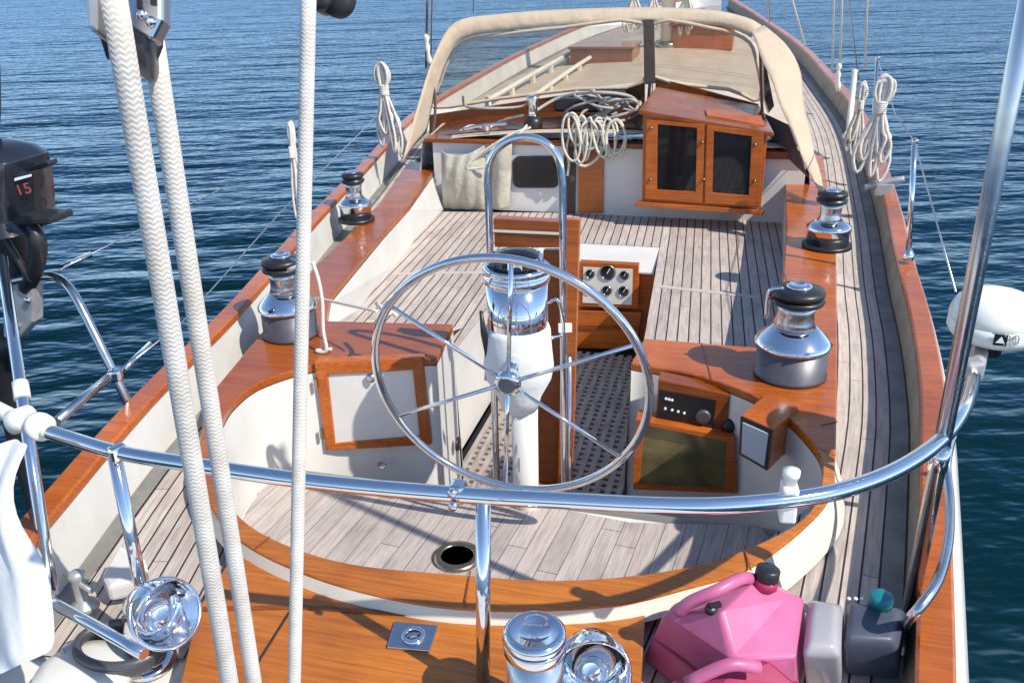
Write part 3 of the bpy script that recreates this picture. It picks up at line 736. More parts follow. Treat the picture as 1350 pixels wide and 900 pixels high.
bP = A(384,440,Z=ZC+.002); hP = A(368,334,Y=bP.y).z - ZC
wP = winch_big('winch', bP, .122, hP, 'large winch with a rope end over it on the port coaming behind the white ropes', -1)
bS2 = A(1090,322,Z=ZC+.014)
ws2 = winch_small('winch', bS2, .112, A(1099,252,Y=bS2.y).z-ZC, 'chrome winch with black top on the starboard coaming near the dodger side')
bP2 = A(470,288,Z=ZC+.014); hh = A(466,228,Y=bP2.y).z-ZC
wp2 = winch_small('winch', bP2, .098, hh, 'chrome winch on the port coaming below the hanging rope coil')
bC = A(703,172,Y=4.05)
wc = thing('winch', bC, 'small chrome winch on the cabin top beneath the dodger window', 'winch')
r, h = .07, .26
MB().lathe([(r, 0), (r, h*.3), (r*.6, h*.4)], bC, 24).build('base_skirt', M['black'], wc)
MB().lathe([(r*.6, h*.4), (r*.5, h*.5), (r*.5, h*.8), (r*.7, h*.9), (r*.7, h*.95), (r*.3, h), (.001, h)], bC, 24).build('drum', M['chrome'], wc)

# ------------------------------------------------------------------ steering wheel
rake = R(-9.9); BV = Vector((0, math.sin(rake), math.cos(rake))); AV = Vector((1, 0, 0)); NV = AV.cross(BV)
WR = .475; WC = Vector((0, 0, .35))
wh = thing('steering_wheel', WC, 'large polished stainless steering wheel with six thin spokes in the cockpit', 'steering wheel')
MB().tube([WC + (AV*math.cos(a) + BV*math.sin(a))*WR for a in [2*math.pi*k/72 for k in range(72)]], .0145, 12, 0, True).build('rim', M['chrome'], wh)
MB().lathe([(.001, -.045), (.03, -.045), (.034, -.03), (.045, -.012), (.045, .012), (.03, .02)], WC, 28, NV).build('hub', M['chrome'], wh)
MB().lathe([(.001, -.062), (.014, -.060), (.02, -.05), (.02, -.04)], WC, 16, NV).build('hub_nut', M['chrome'], wh)
spin = R(-5.4)
for k in range(6):
    a = R(90+60*k) + spin; d = AV*math.cos(a) + BV*math.sin(a)
    MB().tube([WC + d*.03, WC + d*(WR-.005)], .0075, 8).build('spoke', M['chrome'], wh)

# ------------------------------------------------------------------ binnacle pedestal
PX, PY = -.035, .28
pd = thing('binnacle', (PX, PY, ZF), 'steering pedestal with chrome compass housing and white canvas cover behind the wheel', 'binnacle')
zb, zt_ = .435, .672
MB().lathe([(.108, zb), (.110, zb+.01), (.110, zt_-.06)], (PX, PY, 0), 40).build('compass_housing', M['chrome'], pd)
MB().lathe([(.110, zt_-.06), (.120, zt_-.055), (.120, zt_-.03), (.112, zt_-.026), (.118, zt_-.015), (.118, zt_), (.104, zt_+.004), (.098, zt_-.02)], (PX, PY, 0), 40, cap=False).build('housing_ring', M['chrome'], pd)
dm = MB().lathe([(.10, zt_-.012), (.095, zt_+.02), (.075, zt_+.042), (.04, zt_+.055), (.001, zt_+.058)], (PX, PY, 0), 32).build('compass_dome', M['glassd'], pd)
for k in range(8):
    a = k*math.pi/4+.2
    MB().box((PX+.085*math.cos(a), PY+.085*math.sin(a), zt_+.02), (.016, .05, .03), a).build('shade_fin', M['chrome'], pd)
prof = [(.112, zb+.012), (.122, zb-.01), (.125, zb-.08), (.128, zb-.15), (.118, zb-.2), (.085, zb-.27), (.07, zb-.33)]
m = MB(); m.lathe([(r_+.003*math.sin(i*5), z_) for i, (r_, z_) in enumerate(prof)], (PX, PY, 0), 40); m.build('canvas_cover', M['white_c'], pd)
MB().lathe([(.05, ZF), (.05, zb-.3)], (PX+.018, PY+.0, 0), 32).build('column', M['gel'], pd)
MB().lathe([(.10, ZF), (.10, ZF+.02), (.06, ZF+.04)], (PX+.012, PY, 0), 32).build('foot', M['gel'], pd)
MB().tube([WC, Vector((PX, PY, .36))], .022, 16).build('shaft', M['chrome'], pd)
tl = A(637,445,Y=.2)
MB().tube([A(641,500,Y=.25), A(643,470,Y=.22)], .008, 8).build('lever_stem', M['chrome'], pd)
MB().tube([A(643,472,Y=.22), A(638,440,Y=.2), A(634,410,Y=.2)], .012, 10, rs=lambda t: .006+.006*math.sin(math.pi*min(1, t*.9+.1))).build('throttle_handle', M['black'], pd)
MB().tube([A(722,400,Y=.3), A(735,395,Y=.3), A(742,420,Y=.32), A(742,440,Y=.34), A(728,445,Y=.3)], .006, 8, 4).build('grab_loop', M['chrome'], pd)
MB().box(A(745,432,Y=.42), (.05, .02, .03), .3).build('guard_clamp', M['plastic_w'], pd)
# guard
YG = .48
gd = thing('pedestal_guard', (-.05, YG, ZF), 'arched stainless pedestal guard tube standing ahead of the wheel', 'guard rail')
pts = [A(659,780,Y=YG), A(655,640,Y=YG), A(645,300,Y=YG), A(643,235,Y=YG), A(650,205,Y=YG), A(668,187,Y=YG), A(692,181,Y=YG), A(716,187,Y=YG), A(734,205,Y=YG), A(741,235,Y=YG), A(742,300,Y=YG), A(744,640,Y=YG), A(745,780,Y=YG)]
pts[0].z = ZF; pts[-1].z = ZF
MB().tube(pts, .0138, 14, 6).build('guard_tube', M['chrome'], gd)
for p in (pts[0], pts[-1]): MB().lathe([(.04, 0), (.04, .008), (.02, .014)], p, 20).build('flange', M['chrome'], gd)
MB().tube([A(751,470,Y=YG), off(A(752,780,Y=YG), z=0)*1], .007, 8).build('cable_tube', M['chrome'], gd)
# folded table ahead of the guard
YT = .62
tb = thing('folding_table', (-.02, YT, ZF), 'red varnished folding cockpit table behind the wheel pedestal', 'table')
Pq = [A(650,288,Y=YT), A(742,293,Y=YT), A(741,327,Y=YT), A(652,326,Y=YT)]
MB().prism(Pq, (0, .05, 0)).build('table_box', M['mahog'], tb, bevel=.004)
MB().prism([A(651,303,Y=YT-.006), A(742,307,Y=YT-.006), A(742,310,Y=YT-.006), A(651,306,Y=YT-.006)], (0, .004, 0)).build('table_trim', M['gelin'], tb)
Pl = [A(742,288,Y=YT+.03), A(764,290,Y=YT+.03), A(754,640,Y=YT+.03), A(735,640,Y=YT+.03)]
MB().prism(Pl, (0, .03, 0)).build('table_leaf', M['varnish'], tb, bevel=.003)
Pl = [A(716,330,Y=YT+.07), A(742,330,Y=YT+.07), A(735,645,Y=YT+.07), A(706,645,Y=YT+.07)]
MB().prism(Pl, (0, .03, 0)).build('table_leaf', M['mahog'], tb, bevel=.003)
b0 = A(720,640,Y=YT+.05)
MB().box((b0.x, YT+.06, (ZF+b0.z)/2), (.12, .05, b0.z-ZF)).build('table_foot', M['mahog'], tb)

# ------------------------------------------------------------------ pushpit
zr = .62
rail_px = [(62,568,.62),(100,580,.62),(160,597,.62),(260,613,.62),(400,633,.62),(520,645,.62),(640,654,.62),(750,660,.62),(850,665,.62),(950,666,.62),(1060,656,.62),(1130,640,.62),(1190,615,.62),(1240,580,.62),(1268,545,.61),(1280,515,.58),(1284,490,.55)]
rp = [A(x, y, Z=z) for x, y, z in rail_px]
pp = thing('pushpit', (.2, -1.05, 0), 'polished stainless stern rail curving across the cockpit with upright posts', 'stern rail')
MB().tube(rp, .0182, 16, 5).build('top_rail', M['chrome'], pp)
def post(px, py, px2, py2, foot=None, r=.0165):
    a = A(px, py, Z=zr-.004); b = A(px2, py2, Y=a.y-.02)
    d = b-a; f = a + d*((a.z)/(-d.z)) if d.z < 0 else b
    f = a + d*(a.z/(-d.z))
    MB().tube([a, f], r, 14).build('post', M['chrome'], pp)
    MB().lathe([(.035, 0), (.035, .008), (.02, .014)], Vector((f.x, f.y, .02)), 18).build('post_flange', M['chrome'], pp)
    return f
f1 = post(637, 656, 637, 900); f2 = post(150, 596, 212, 900)
for x, y in ((604,648),):
    c = A(x, y, Z=zr); MB().box(c, (.036, .044, .048), R(2)).build('rail_clamp', M['chrome'], pp, bevel=.01)
    for dz in (-.012, .02): MB().lathe([(.010, 0), (.010, .012), (.001, .014)], off(c, y=-.03, z=dz), 12, (0,-1,0)).build('clamp_bolt', M['chrome'], pp)
c = A(155, 597, Z=zr); MB().box(c, (.03, .042, .044), R(-15)).build('rail_clamp', M['chrome'], pp, bevel=.01)
# lower rail, port and starboard
MB().tube([A(62,790,Z=.28), A(120,822,Z=.28), A(190,862,Z=.28)], .0135, 12, 3).build('lower_rail', M['chrome'], pp)
lr = [A(1256,570,Z=.42), A(1248,612,Z=.34), A(1252,660,Z=.3), A(1250,715,Z=.3), A(1236,765,Z=.3), A(1210,803,Z=.27), A(1196,818,Z=.2), A(1192,832,Z=.02)]
MB().tube(lr, .0125, 12, 5).build('lower_rail', M['brushed'], pp)
MB().tube([A(1284,492,Z=.55), A(1262,555,Z=.40), A(1235,620,Z=.2)], .013, 10, 3).build('post', M['brushed'], pp)
cc = A(1281,484,Z=.56); MB().box(cc, (.055, .05, .05), .3).build('rail_clamp', M['alloy'], pp, bevel=.01)
# small white plastic clamp on the rail
ccx = A(1040,652,Z=zr)
cw = thing('rail_clamp', ccx, 'small white plastic rail clamp with a knob on the starboard part of the stern rail', 'clamp')
MB().box(off(ccx, z=-.015), (.034, .05, .085), .1).build('clamp_body', M['plastic_w'], cw, bevel=.006)
MB().lathe([(.014, .02), (.014, .045), (.018, .047), (.018, .06), (.001, .062)], ccx, 18).build('clamp_knob', M['plastic_w'], cw)

# tall stainless pole, starboard
pf = A(1190,850,Z=0); ptop = A(1345,60,X=None,Y=pf.y+.0)
po_ = thing('stern_pole', pf, 'tall stainless pole rising from the starboard quarter past the radar dome', 'pole')
d_ = (ptop-pf)
MB().tube([pf, pf+d_*1.6], .019, 20).build('pole_tube', M['brushed'], po_)
MB().lathe([(.05, 0), (.05, .012), (.024, .03)], pf, 20).build('pole_foot', M['brushed'], po_)
MB().tube([pf+d_*.36, pf+d_*.40], .0225, 20).build('pole_collar', M['chrome'], po_)

# radar dome
rb = A(1306,441,Y=.12)
ra = thing('radar_dome', rb, 'cream radar dome on a bracket outside the starboard rail', 'radar dome')
RR = (A(1368,430,Y=.12)-A(1245,430,Y=.12)).length/2
axr = (.03, -.02, 1)
MB().lathe([(RR*.55, -.01), (RR*.9, 0), (RR*1.0, .02), (RR*1.0, .058)], rb, 48, axr).build('dome_base', M['dome'], ra)
MB().lathe([(RR*1.0, .058), (RR*1.01, .061), (RR*.985, .078), (RR*.90, .104), (RR*.68, .126), (RR*.35, .137), (.001, .140)], rb, 48, axr).build('dome_cover', M['dome'], ra)
MB().lathe([(RR*.3, -.06), (RR*.3, -.03), (RR*.55, -.01)], rb, 24).build('dome_mount', M['black'], ra)
cq = A(1288,478,Y=.0); MB().tube([off(rb, z=-.05, x=-.02), cq, A(1283,500,Z=.52)], .024, 12, 3).build('bracket_arm', M['alloy'], ra)
# emblem: dark square with a white sail triangle, and grey characters
ang = math.radians(-78); 
def on_dome(a, z, rr=1.006): 
    return rb + Vector((math.cos(a)*RR*rr, math.sin(a)*RR*rr, z))
camdir = math.atan2(CAM.y-rb.y, CAM.x-rb.x)
ang = camdir + R(12)
o_ = on_dome(ang, .037); nr = Vector((math.cos(ang), math.sin(ang), 0)); tx = Vector((-math.sin(ang), math.cos(ang), 0))
MB().prism([o_+tx*sx*.017+Vector((0,0,sz*.017))+nr*.002 for sx, sz in ((-1,-1),(1,-1),(1,1),(-1,1))], nr*.002).build('emblem_square', M['dial'], ra)
MB().prism([o_+tx*sx*.012+Vector((0,0,sz*.011))+nr*.0045 for sx, sz in ((-1,-.8),(1,-.8),(.1,1.1))], nr*.001).build('emblem_sail', M['paintw'], ra)
ang2 = ang + R(13); o2 = on_dome(ang2, .037); nr2 = Vector((math.cos(ang2), math.sin(ang2), 0)); tx2 = Vector((-math.sin(ang2), math.cos(ang2), 0))
text('20', .045, 'lettering', M['alloy'], ra, frame_m(o2+nr2*.003, tx2, (0,0,1)))

# ------------------------------------------------------------------ mizzen sheet ropes and blocks
def hangrope(name, pxs, r, mat, label, cat='rope', group=None):
    P = [A(x, y, D=d) for x, y, d in pxs]
    a, b = P[0], P[-1]; d = (b-a); end = a + d*((a.z-.03)/(-d.z))
    m = MB(); pts = [a.lerp(end, k/24) for k in range(25)]
    m.tube(pts, r, 16)
    o = m.build(name, mat); return tag(o, label, cat, group)
hangrope('mizzen_sheet', [(140,-60,.52),(303,900,.84)], .0080, M['rope'], 'thick white braided rope running down at far left over the stern rail', 'rope', 'white sheet ropes hanging in front of the cockpit')
hangrope('mizzen_sheet', [(196,20,.60),(335,900,.92)], .0078, M['rope'], 'white braided rope just right of the thickest one, leaving the steel block', 'rope', 'white sheet ropes hanging in front of the cockpit')
hangrope('mizzen_sheet', [(408,-60,.82),(388,900,1.02)], .0073, M['rope'], 'single straight white rope crossing the port winch and locker door', 'rope', 'white sheet ropes hanging in front of the cockpit')
bc = A(178,40,D=.585)
bk_ = thing('pulley_block', bc, 'large steel pulley block with grey cheeks at the top of the left ropes', 'block')
u_ = UP; r_ = RT; f_ = FWD
def bp(x, y, d=0): return A(x, y, D=.585+d)
q_sh = (bp(190,30)-bp(170,30)).normalized()
ax_ = (RT*.97 + FWD*.25).normalized()
cS = bp(184,44)
MB().lathe([(.012, -.009), (.030, -.009), (.031, -.006), (.027, 0), (.031, .006), (.030, .009), (.012, .009)], cS, 40, ax_).build('sheave', M['greyskirt'], bk_)
MB().prism([bp(110,-60,-.02), bp(128,-60,-.02), bp(129,40,-.02), bp(122,44,-.02), bp(115,34,-.02)], f_*.04).build('cheek', M['alloy'], bk_, bevel=.002)
MB().prism([bp(128,-60,.01), bp(150,-60,.01), bp(140,78,.01), bp(131,50,.01)], f_*.006).build('inner_cheek', M['black'], bk_, bevel=.001)
ck = MB().prism([bp(162,-60,-.030), bp(214,-60,-.030), bp(214,26,-.030), bp(200,54,-.030), bp(164,30,-.030)], f_*.016).build('cheek', M['brushed'], bk_, bevel=.003)
MB().prism([bp(180,-60,-.0315), bp(188,-60,-.0315), bp(188,10,-.0315), bp(180,10,-.0315)], f_*.002).build('slot', M['black'], ck)
MB().prism([bp(198,-60,-.0315), bp(206,-60,-.0315), bp(206,6,-.0315), bp(198,6,-.0315)], f_*.002).build('slot', M['black'], ck)
MB().prism([bp(152,-60,.014), bp(212,-60,.014), bp(212,60,.014), bp(202,84,.014), bp(186,92,.014), bp(170,76,.014), bp(158,40,.014)], f_*.006).build('rear_cheek', M['black'], bk_, bevel=.002)
for x, y in ((187,20),(200,30)): MB().lathe([(.0035, 0), (.0035, .002), (.0015, .004), (.001, .004)], bp(x, y, -.030), 12, -f_).build('bolt', M['chrome'], bk_)
b2 = thing('pulley_block', A(437,0,D=.95), 'black pulley block hanging at the top edge right of the single rope', 'block')
MB().lathe([(.001,-.008),(.018, -.008), (.019, 0), (.018, .008),(.001,.008)], A(446,0,D=.95), 28, (RT*.5+FWD).normalized()).build('sheave', M['rubber'], b2)
MB().lathe([(.001,-.011),(.012, -.011), (.013, 0), (.012, .011),(.001,.011)], A(426,2,D=.95), 28, (RT*.3+FWD).normalized()).build('cheek', M['black'], b2)
MB().tube([A(434,0,D=.95), A(436,-60,D=.95)], .009, 10).build('shackle', M['black'], b2)

# ------------------------------------------------------------------ rope coils
def hank(name, top, h, wd, n, r, mat, label, group=None, tilt=(0,0)):
    """a gasket coil: tight bunch of bights at the top, wraps round its waist, splayed loops below"""
    top = Vector(top); m = MB(); rnd = random.Random(len(label)*7+int(h*100))
    def P(x, y, z): return top + Vector((x + tilt[0]*z, y + tilt[1]*z, z))
    for i in range(n):
        a = rnd.uniform(-.6, .6); hh_ = h*rnd.uniform(.70, 1.04); dx = (i/(n-1)-.5)*wd*.9+rnd.uniform(-.1, .1)*wd
        wl = wd*rnd.uniform(.18, .42); ut = wd*rnd.uniform(.10, .26); dy = rnd.uniform(-.02, .02); s0 = rnd.uniform(-.12, .1)*wd
        tz = rnd.uniform(-.04, .02)*h
        pr = [(s0, tz), (s0+ut, -.05*h), (s0+ut*1.1, -.16*h), (wd*.08, -.28*h), (dx*.55+wl*.4, -.5*h), (dx+wl*.6, -.8*hh_), (dx, -hh_), (dx-wl*.6, -.8*hh_), (dx*.55-wl*.4, -.5*h), (-wd*.08, -.28*h), (s0-ut*1.1, -.16*h), (s0-ut, -.05*h)]
        m.tube([P(x*math.cos(a)+rnd.uniform(-.003,.003), x*math.sin(a)*.6+dy, z) for x, z in pr], r, 6, 3, True)
    for i in range(6):
        z = -h*(.24+.018*i); m.tube([P(math.cos(2*math.pi*k/10)*wd*.17, math.sin(2*math.pi*k/10)*.03, z+.004*math.sin(k)) for k in range(10)], r, 6, 2, True)
    return tag(m.build(name, mat), label, 'rope coil', group)
RC = 'rope coils hung along the rails'
hank('rope_coil', A(502,84,Y=3.7), .66, .17, 11, .0095, M['rope'], 'white rope coil hanging at the port rail beside the dodger edge', RC, (-.04, 0))
hank('rope_coil', A(381,162,Y=1.75), .55, .05, 5, .0075, M['rope'], 'narrow white rope coil hanging beside the straight rope above the port winch', RC)
hank('rope_coil', A(1168,102,Y=3.25), .62, .17, 13, .011, M['rope'], 'thick white rope coil hanging on the starboard rail beyond the radar pole', RC, (.05, 0))
hank('rope_coil', A(1138,110,Y=3.9), .5, .10, 6, .008, M['ropes'], 'cream rope coil hanging just forward of the thick starboard coil', RC)
# messy coil over the cabin edge
m = MB(); rnd = random.Random(5)
for i in range(13):
    cx = 752+i*5.2+rnd.uniform(-4, 4); cy = 178+rnd.uniform(-8, 8); w_ = rnd.uniform(.03, .075); h_ = rnd.uniform(.09, .17); ph_ = rnd.uniform(-.5, .5)
    c = A(cx, cy, Y=YK-.06-rnd.uniform(0, .05))
    m.tube([c + Vector((math.cos(t)*w_*math.cos(ph_)-math.sin(t)*h_*math.sin(ph_)*.6, rnd.uniform(-.015, .015), math.sin(t)*h_+math.cos(t)*.02)) for t in [2*math.pi*k/9 for k in range(9)]], .0095, 7, 4, True)
tag(m.build('rope_coil', M['ropes']), 'tangle of cream rope loops hanging over the cabin edge above the small wooden board', 'rope coil')
# tail of that rope
m = MB(); m.tube([A(758,200,Y=YK-.06), A(760,214,Y=YK-.07), A(772,219,Y=YK-.08), A(786,210,Y=YK-.08), A(797,195,Y=YK-.06)], .011, 8, 5)
tag(m.build('rope_tail', M['ropes']), 'bight of cream rope drooping under the rope tangle on the bulkhead', 'rope')
m = MB(); m.tube([A(752,175,Y=YK-.06), A(747,195,Y=YK-.06), A(750,215,Y=YK-.07), A(748,232,Y=YK-.07)], .009, 8, 5)
tag(m.build('rope_tail', M['ropes']), 'short rope end hanging left of the rope tangle beside the dark post', 'rope')
# mast with halyards seen through the window
mf = Vector((-.35, 9.0, zc(9)+.09))
ms = thing('mast', mf, 'varnished mast standing on the cabin top beyond the dodger window', 'mast')
MB().lathe([(.085, 0), (.085, 5.0)], mf, 24).build('spar', M['gelin'], ms)
MB().lathe([(.13, 0), (.13, .05), (.09, .08)], mf, 24).build('mast_collar', M['bronze'], ms)
for i, (x, w_) in enumerate(((-.40, .16), (-.17, .12), (.22, .16))):
    hank('halyard_coil', (mf.x+x, mf.y-.1, mf.z+.80), .66, w_+.05, 6, .014, M['ropes'],
         ['cream halyard coil left of the mast seen through the left window', 'slim halyard coil against the left of the mast beyond the window', 'cream halyard coil right of the window centre post'][i], 'halyard coils at the mast')
# cabin top furniture forward
t = thing('deck_hatch', (.35, 8.3, zc(8.3)+.08), 'varnished hatch box on the cabin top seen through the right dodger window', 'hatch')
MB().box((.08, 9.3, zc(9.3)+.2), (.72, .8, .28)).build('hatch_box', M['varnish'], t, bevel=.01)
MB().box((.08, 9.3, zc(9.3)+.355), (.80, .88, .03)).build('hatch_lid', M['varnish_dark'], t, bevel=.008)
t = thing('deck_hatch', (-1.0, 7.6, zc(7.6)+.08), 'low dark wooden hatch on the cabin top seen through the left dodger window', 'hatch')
MB().box((-.95, 8.0, zc(8)+.14), (.7, .7, .16)).build('hatch_box', M['varnish_dark'], t, bevel=.01)
MB().box((-.95, 8.0, zc(8)+.235), (.74, .74, .03)).build('hatch_lid', M['mahog'], t, bevel=.01)
for (x0, x1, yy0, yy1) in ((-1.5, -1.35, 5.0, 8.6), (-1.15, -1.05, 5.2, 8.4)):
    t = thing('handrail', (x0, yy0, zc(yy0)), 'long pale wooden handrail along the port edge of the cabin top' if x0 < -1.3 else 'inner pale wooden handrail on the cabin top beyond the left window', 'handrail', 'handrails on the cabin top')
    MB().tube([Vector((x0, yy0, zc(yy0)+.12)), Vector(((x0+x1)/2, (yy0+yy1)/2, zc(yy0)+.17)), Vector((x1, yy1, zc(yy1)+.14))], .022, 8, 6).build('rail', M['gelin'], t)
    for k in range(6):
        u = k/5; y_ = yy0+(yy1-yy0)*u; x_ = x0+(x1-x0)*u; MB().box((x_, y_, zc(y_)+.09), (.03, .09, .13)).build('support', M['gelin'], t)
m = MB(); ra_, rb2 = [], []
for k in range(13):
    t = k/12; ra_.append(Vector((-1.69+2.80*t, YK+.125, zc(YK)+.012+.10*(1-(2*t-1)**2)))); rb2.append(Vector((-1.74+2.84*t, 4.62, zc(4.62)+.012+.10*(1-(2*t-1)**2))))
m.strip(ra_, rb2, 1, smoothf=True); m.build('cabin_top_shade', M['deepbrown'], boat)  # painted shade: dark brown sheet laid over the cabin top under the dodger
# dark recess under the windows, clutter on the cabin top
m = MB()
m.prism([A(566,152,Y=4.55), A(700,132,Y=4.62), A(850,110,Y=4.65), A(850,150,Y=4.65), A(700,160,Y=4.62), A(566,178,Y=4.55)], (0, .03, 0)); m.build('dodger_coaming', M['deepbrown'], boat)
m = MB(); m.prism([A(864,102,Y=4.62), A(1000,138,Y=4.5), A(1003,158,Y=4.5), A(864,150,Y=4.62)], (0, .03, 0)); m.build('dodger_coaming', M['varnish_dark'], boat)
lines = [([(610,125),(614,140),(640,143),(690,140),(700,125)], .010, 'ropeg', 'grey line looped left of the small cabin winch'),
         ([(700,150),(740,128),(790,122),(832,128),(838,145),(800,155),(760,160)], .012, 'ropeg', 'grey line coiled on the cabin top under the window'),
         ([(780,118),(800,134),(835,132),(842,150),(815,160),(790,150)], .012, 'ropeg', 'worn grey line heaped at the foot of the window centre post'),
         ([(690,152),(660,160),(640,170),(620,166),(600,178)], .010, 'ropes', 'thin line leading left from the small cabin winch')]
for P_, r, mt, lb in lines:
    m = MB(); m.tube([A(x, y, Y=4.05+.15*(i % 2)) for i, (x, y) in enumerate(P_)], r, 7, 6); tag(m.build('control_line', M[mt]), lb, 'rope')
m = MB(); m.box(A(765,138,Y=4.3), (.40, .12, .10)); m.box(A(800,126,Y=4.4), (.3, .1, .06), .2)
tag(m.build('rope_clutch', M['black'], bevel=.02), 'row of black rope clutches on the cabin top below the window', 'rope clutch')
for i, (x0_, x1_) in enumerate(((640,700),(728,758))):
    pass
# cleat with line on cabin trim
m = MB(); m.tube([A(612,170,Y=3.9), A(640,165,Y=3.9), A(668,163,Y=3.9)], .012, 8, 3); m.box(A(641,170,Y=3.9), (.06, .03, .06))
tag(m.build('cleat', M['chrome'], bevel=.004), 'steel horn cleat on the cabin trim left of the small winch', 'cleat')
m = MB(); m.tube([A(695,165,Y=3.85), A(680,180,Y=3.8), A(640,200,Y=3.78), A(612,222,Y=3.75), A(592,238,Y=3.74)], .009, 7, 5)
m.tube([A(700,168,Y=3.85), A(672,178,Y=3.8), A(630,205,Y=3.76), A(616,222,Y=3.74), A(645,220,Y=3.74)], .009, 7, 5)
tag(m.build('control_line', M['ropes']), 'two pale lines crossing down over the canvas pocket', 'rope')

m = MB(); rnd = random.Random(11)
for i in range(10):
    c = A(800+rnd.uniform(-30, 25), 140+rnd.uniform(-10, 12), Y=4.22+rnd.uniform(-.08, .12)); w_ = rnd.uniform(.08, .17)
    m.tube([c + Vector((math.cos(t)*w_, math.sin(t)*w_*.5, .05*math.sin(t+i)+rnd.uniform(-.01, .01))) for t in [2*math.pi*k/9 for k in range(9)]], .011, 6, 3, True)
tag(m.build('rope_coil', M['ropeg']), 'heap of dark grey rope on the cabin top just left of the companion cabinet', 'rope coil')
for x, y, yl in ((417,505,.40),(424,572,.40)):
    MB().box(A(x, y, Y=yl-.004), (.014, .012, .045)).build('hinge', M['bronze'], lk, bevel=.002)
for x, y, yl in ((421,483,.402),(549,478,.55),(560,581,.55),(434,588,.402)):
    MB().lathe([(.004,0),(.003,.002),(.001,.002)], A(x, y, Y=yl), 8, (0,-1,0)).build('screw', M['bronze'], lk)
# ------------------------------------------------------------------ dodger
dg = thing('dodger', (-.4, 4.7, .45), 'beige canvas spray dodger with clear windows over the cabin entrance', 'spray dodger')
Yd = 4.62
hoop_px = [(562,175,4.35),(572,130,4.45),(588,80,4.5),(610,52,4.55),(660,42,4.6),(740,33,4.62),(856,28,4.62),(940,33,4.62),(975,42,4.58),(990,50,4.56)]
top_px = [(530,215,3.7),(548,150,4.0),(572,75,4.35),(600,30,4.55),(660,19,4.65),(740,13,4.72),(856,10,4.75),(940,14,4.70),(985,24,4.64),(1004,34,4.6)]
hi = smooth([A(x, y, Y=yy) for x, y, yy in hoop_px], 5); ho = smooth([A(x, y, Y=yy) for x, y, yy in top_px], 5)
m = MB(); mid = [(a_+b_)/2 + Vector((0, -.02, .015)) for a_, b_ in zip(hi, ho)]
m.strip(ho, mid, 2, smoothf=True); m.strip(mid, hi, 2, smoothf=True)
m.build('canopy', M['beige'], dg, solid=.006)
# window panels
def pane(name, px, mat, yfn, parent, frame=True):
    P = [A(x, y, Y=yfn(x, y)) for x, y in px]
    o = MB().prism(P, (0, .003, 0)).build(name, mat, parent)
    return o
yw = lambda x, y: 4.62
left_w = [(572,142),(580,110),(592,78),(612,56),(660,46),(740,37),(848,31),(848,108),(760,118),(660,130)]
right_w = [(862,31),(935,37),(980,50),(996,75),(1002,132),(960,118),(862,101)]
lw = pane('window_panel', left_w, M['vinyl'], yw, dg); rw = pane('window_panel', right_w, M['vinyl'], yw, dg)
def border(px, r, mat, par):
    MB().tube([A(x, y, Y=4.615) for x, y in px], r, 8, 3, True).build('window_border', mat, par)
border(left_w, .014, M['beige'], lw); border(right_w, .014, M['beige'], rw)
MB().prism([A(848,26,Y=4.60), A(862,26,Y=4.60), A(864,110,Y=4.60), A(849,112,Y=4.60)], (0,.02,0)).build('centre_strap', M['browncanvas'], dg)
MB().tube([A(858,110,Y=4.55), A(856,135,Y=4.55), A(852,150,Y=4.5)], .02, 10).build('frame_tube', M['black'], dg)
# side wings
def sheet(Pa, Pb, n=10, bulge=.04, ax=(1,0,0)):
    m = MB(); a_ = smooth(Pa, 6); b_ = smooth(Pb, 6); a_ = resample(a_, 24); b_ = resample(b_, 24); vs = []
    for i in range(24):
        for k in range(n+1):
            t = k/n; vs.append(a_[i].lerp(b_[i], t) + Vector(ax)*(bulge*math.sin(math.pi*t)*math.sin(math.pi*i/23)+.006*math.sin(i*.9+k)))
    m.add(vs, [(i*(n+1)+k, i*(n+1)+k+1, (i+1)*(n+1)+k+1, (i+1)*(n+1)+k) for i in range(23) for k in range(n)], True); return m
Pa = [A(990,42,Y=4.55), A(1012,95,Y=4.15), A(1030,139,Y=3.9), A(1055,200,Y=3.6), A(1079,254,Y=3.35)]
Pb = [A(1006,34,Y=4.62), A(1038,60,Y=4.5), A(1054,95,Y=4.35), A(1064,159,Y=4.0), A(1076,210,Y=3.65), A(1086,254,Y=3.36)]
sheet(Pa, Pb, 8, .03).build('side_wing', M['beige'], dg, solid=.006)
m = MB(); m.prism([A(1003,60,Y=4.5), A(1012,100,Y=4.4), A(1020,140,Y=4.3), A(1012,150,Y=4.35), A(1005,130,Y=4.45)], (.004,.0,0)); m.build('side_window', M['vinyl'], dg)
MB().tube([A(1002,60,Y=4.5), A(1004,130,Y=4.35), A(1006,160,Y=4.3)], .011, 8, 3).build('frame_tube', M['varnish_dark'], dg)
MB().tube([A(568,85,Y=4.4), A(574,140,Y=4.4), A(570,178,Y=4.3)], .012, 8, 3).build('frame_tube', M['browncanvas'], dg)
m = MB(); m.prism([A(1008,150,Y=4.3), A(1040,165,Y=3.9), A(1066,235,Y=3.5), A(1045,215,Y=3.75), A(1015,180,Y=4.1)], (0,.01,0)); m.build('wing_lining', M['browncanvas'], dg)

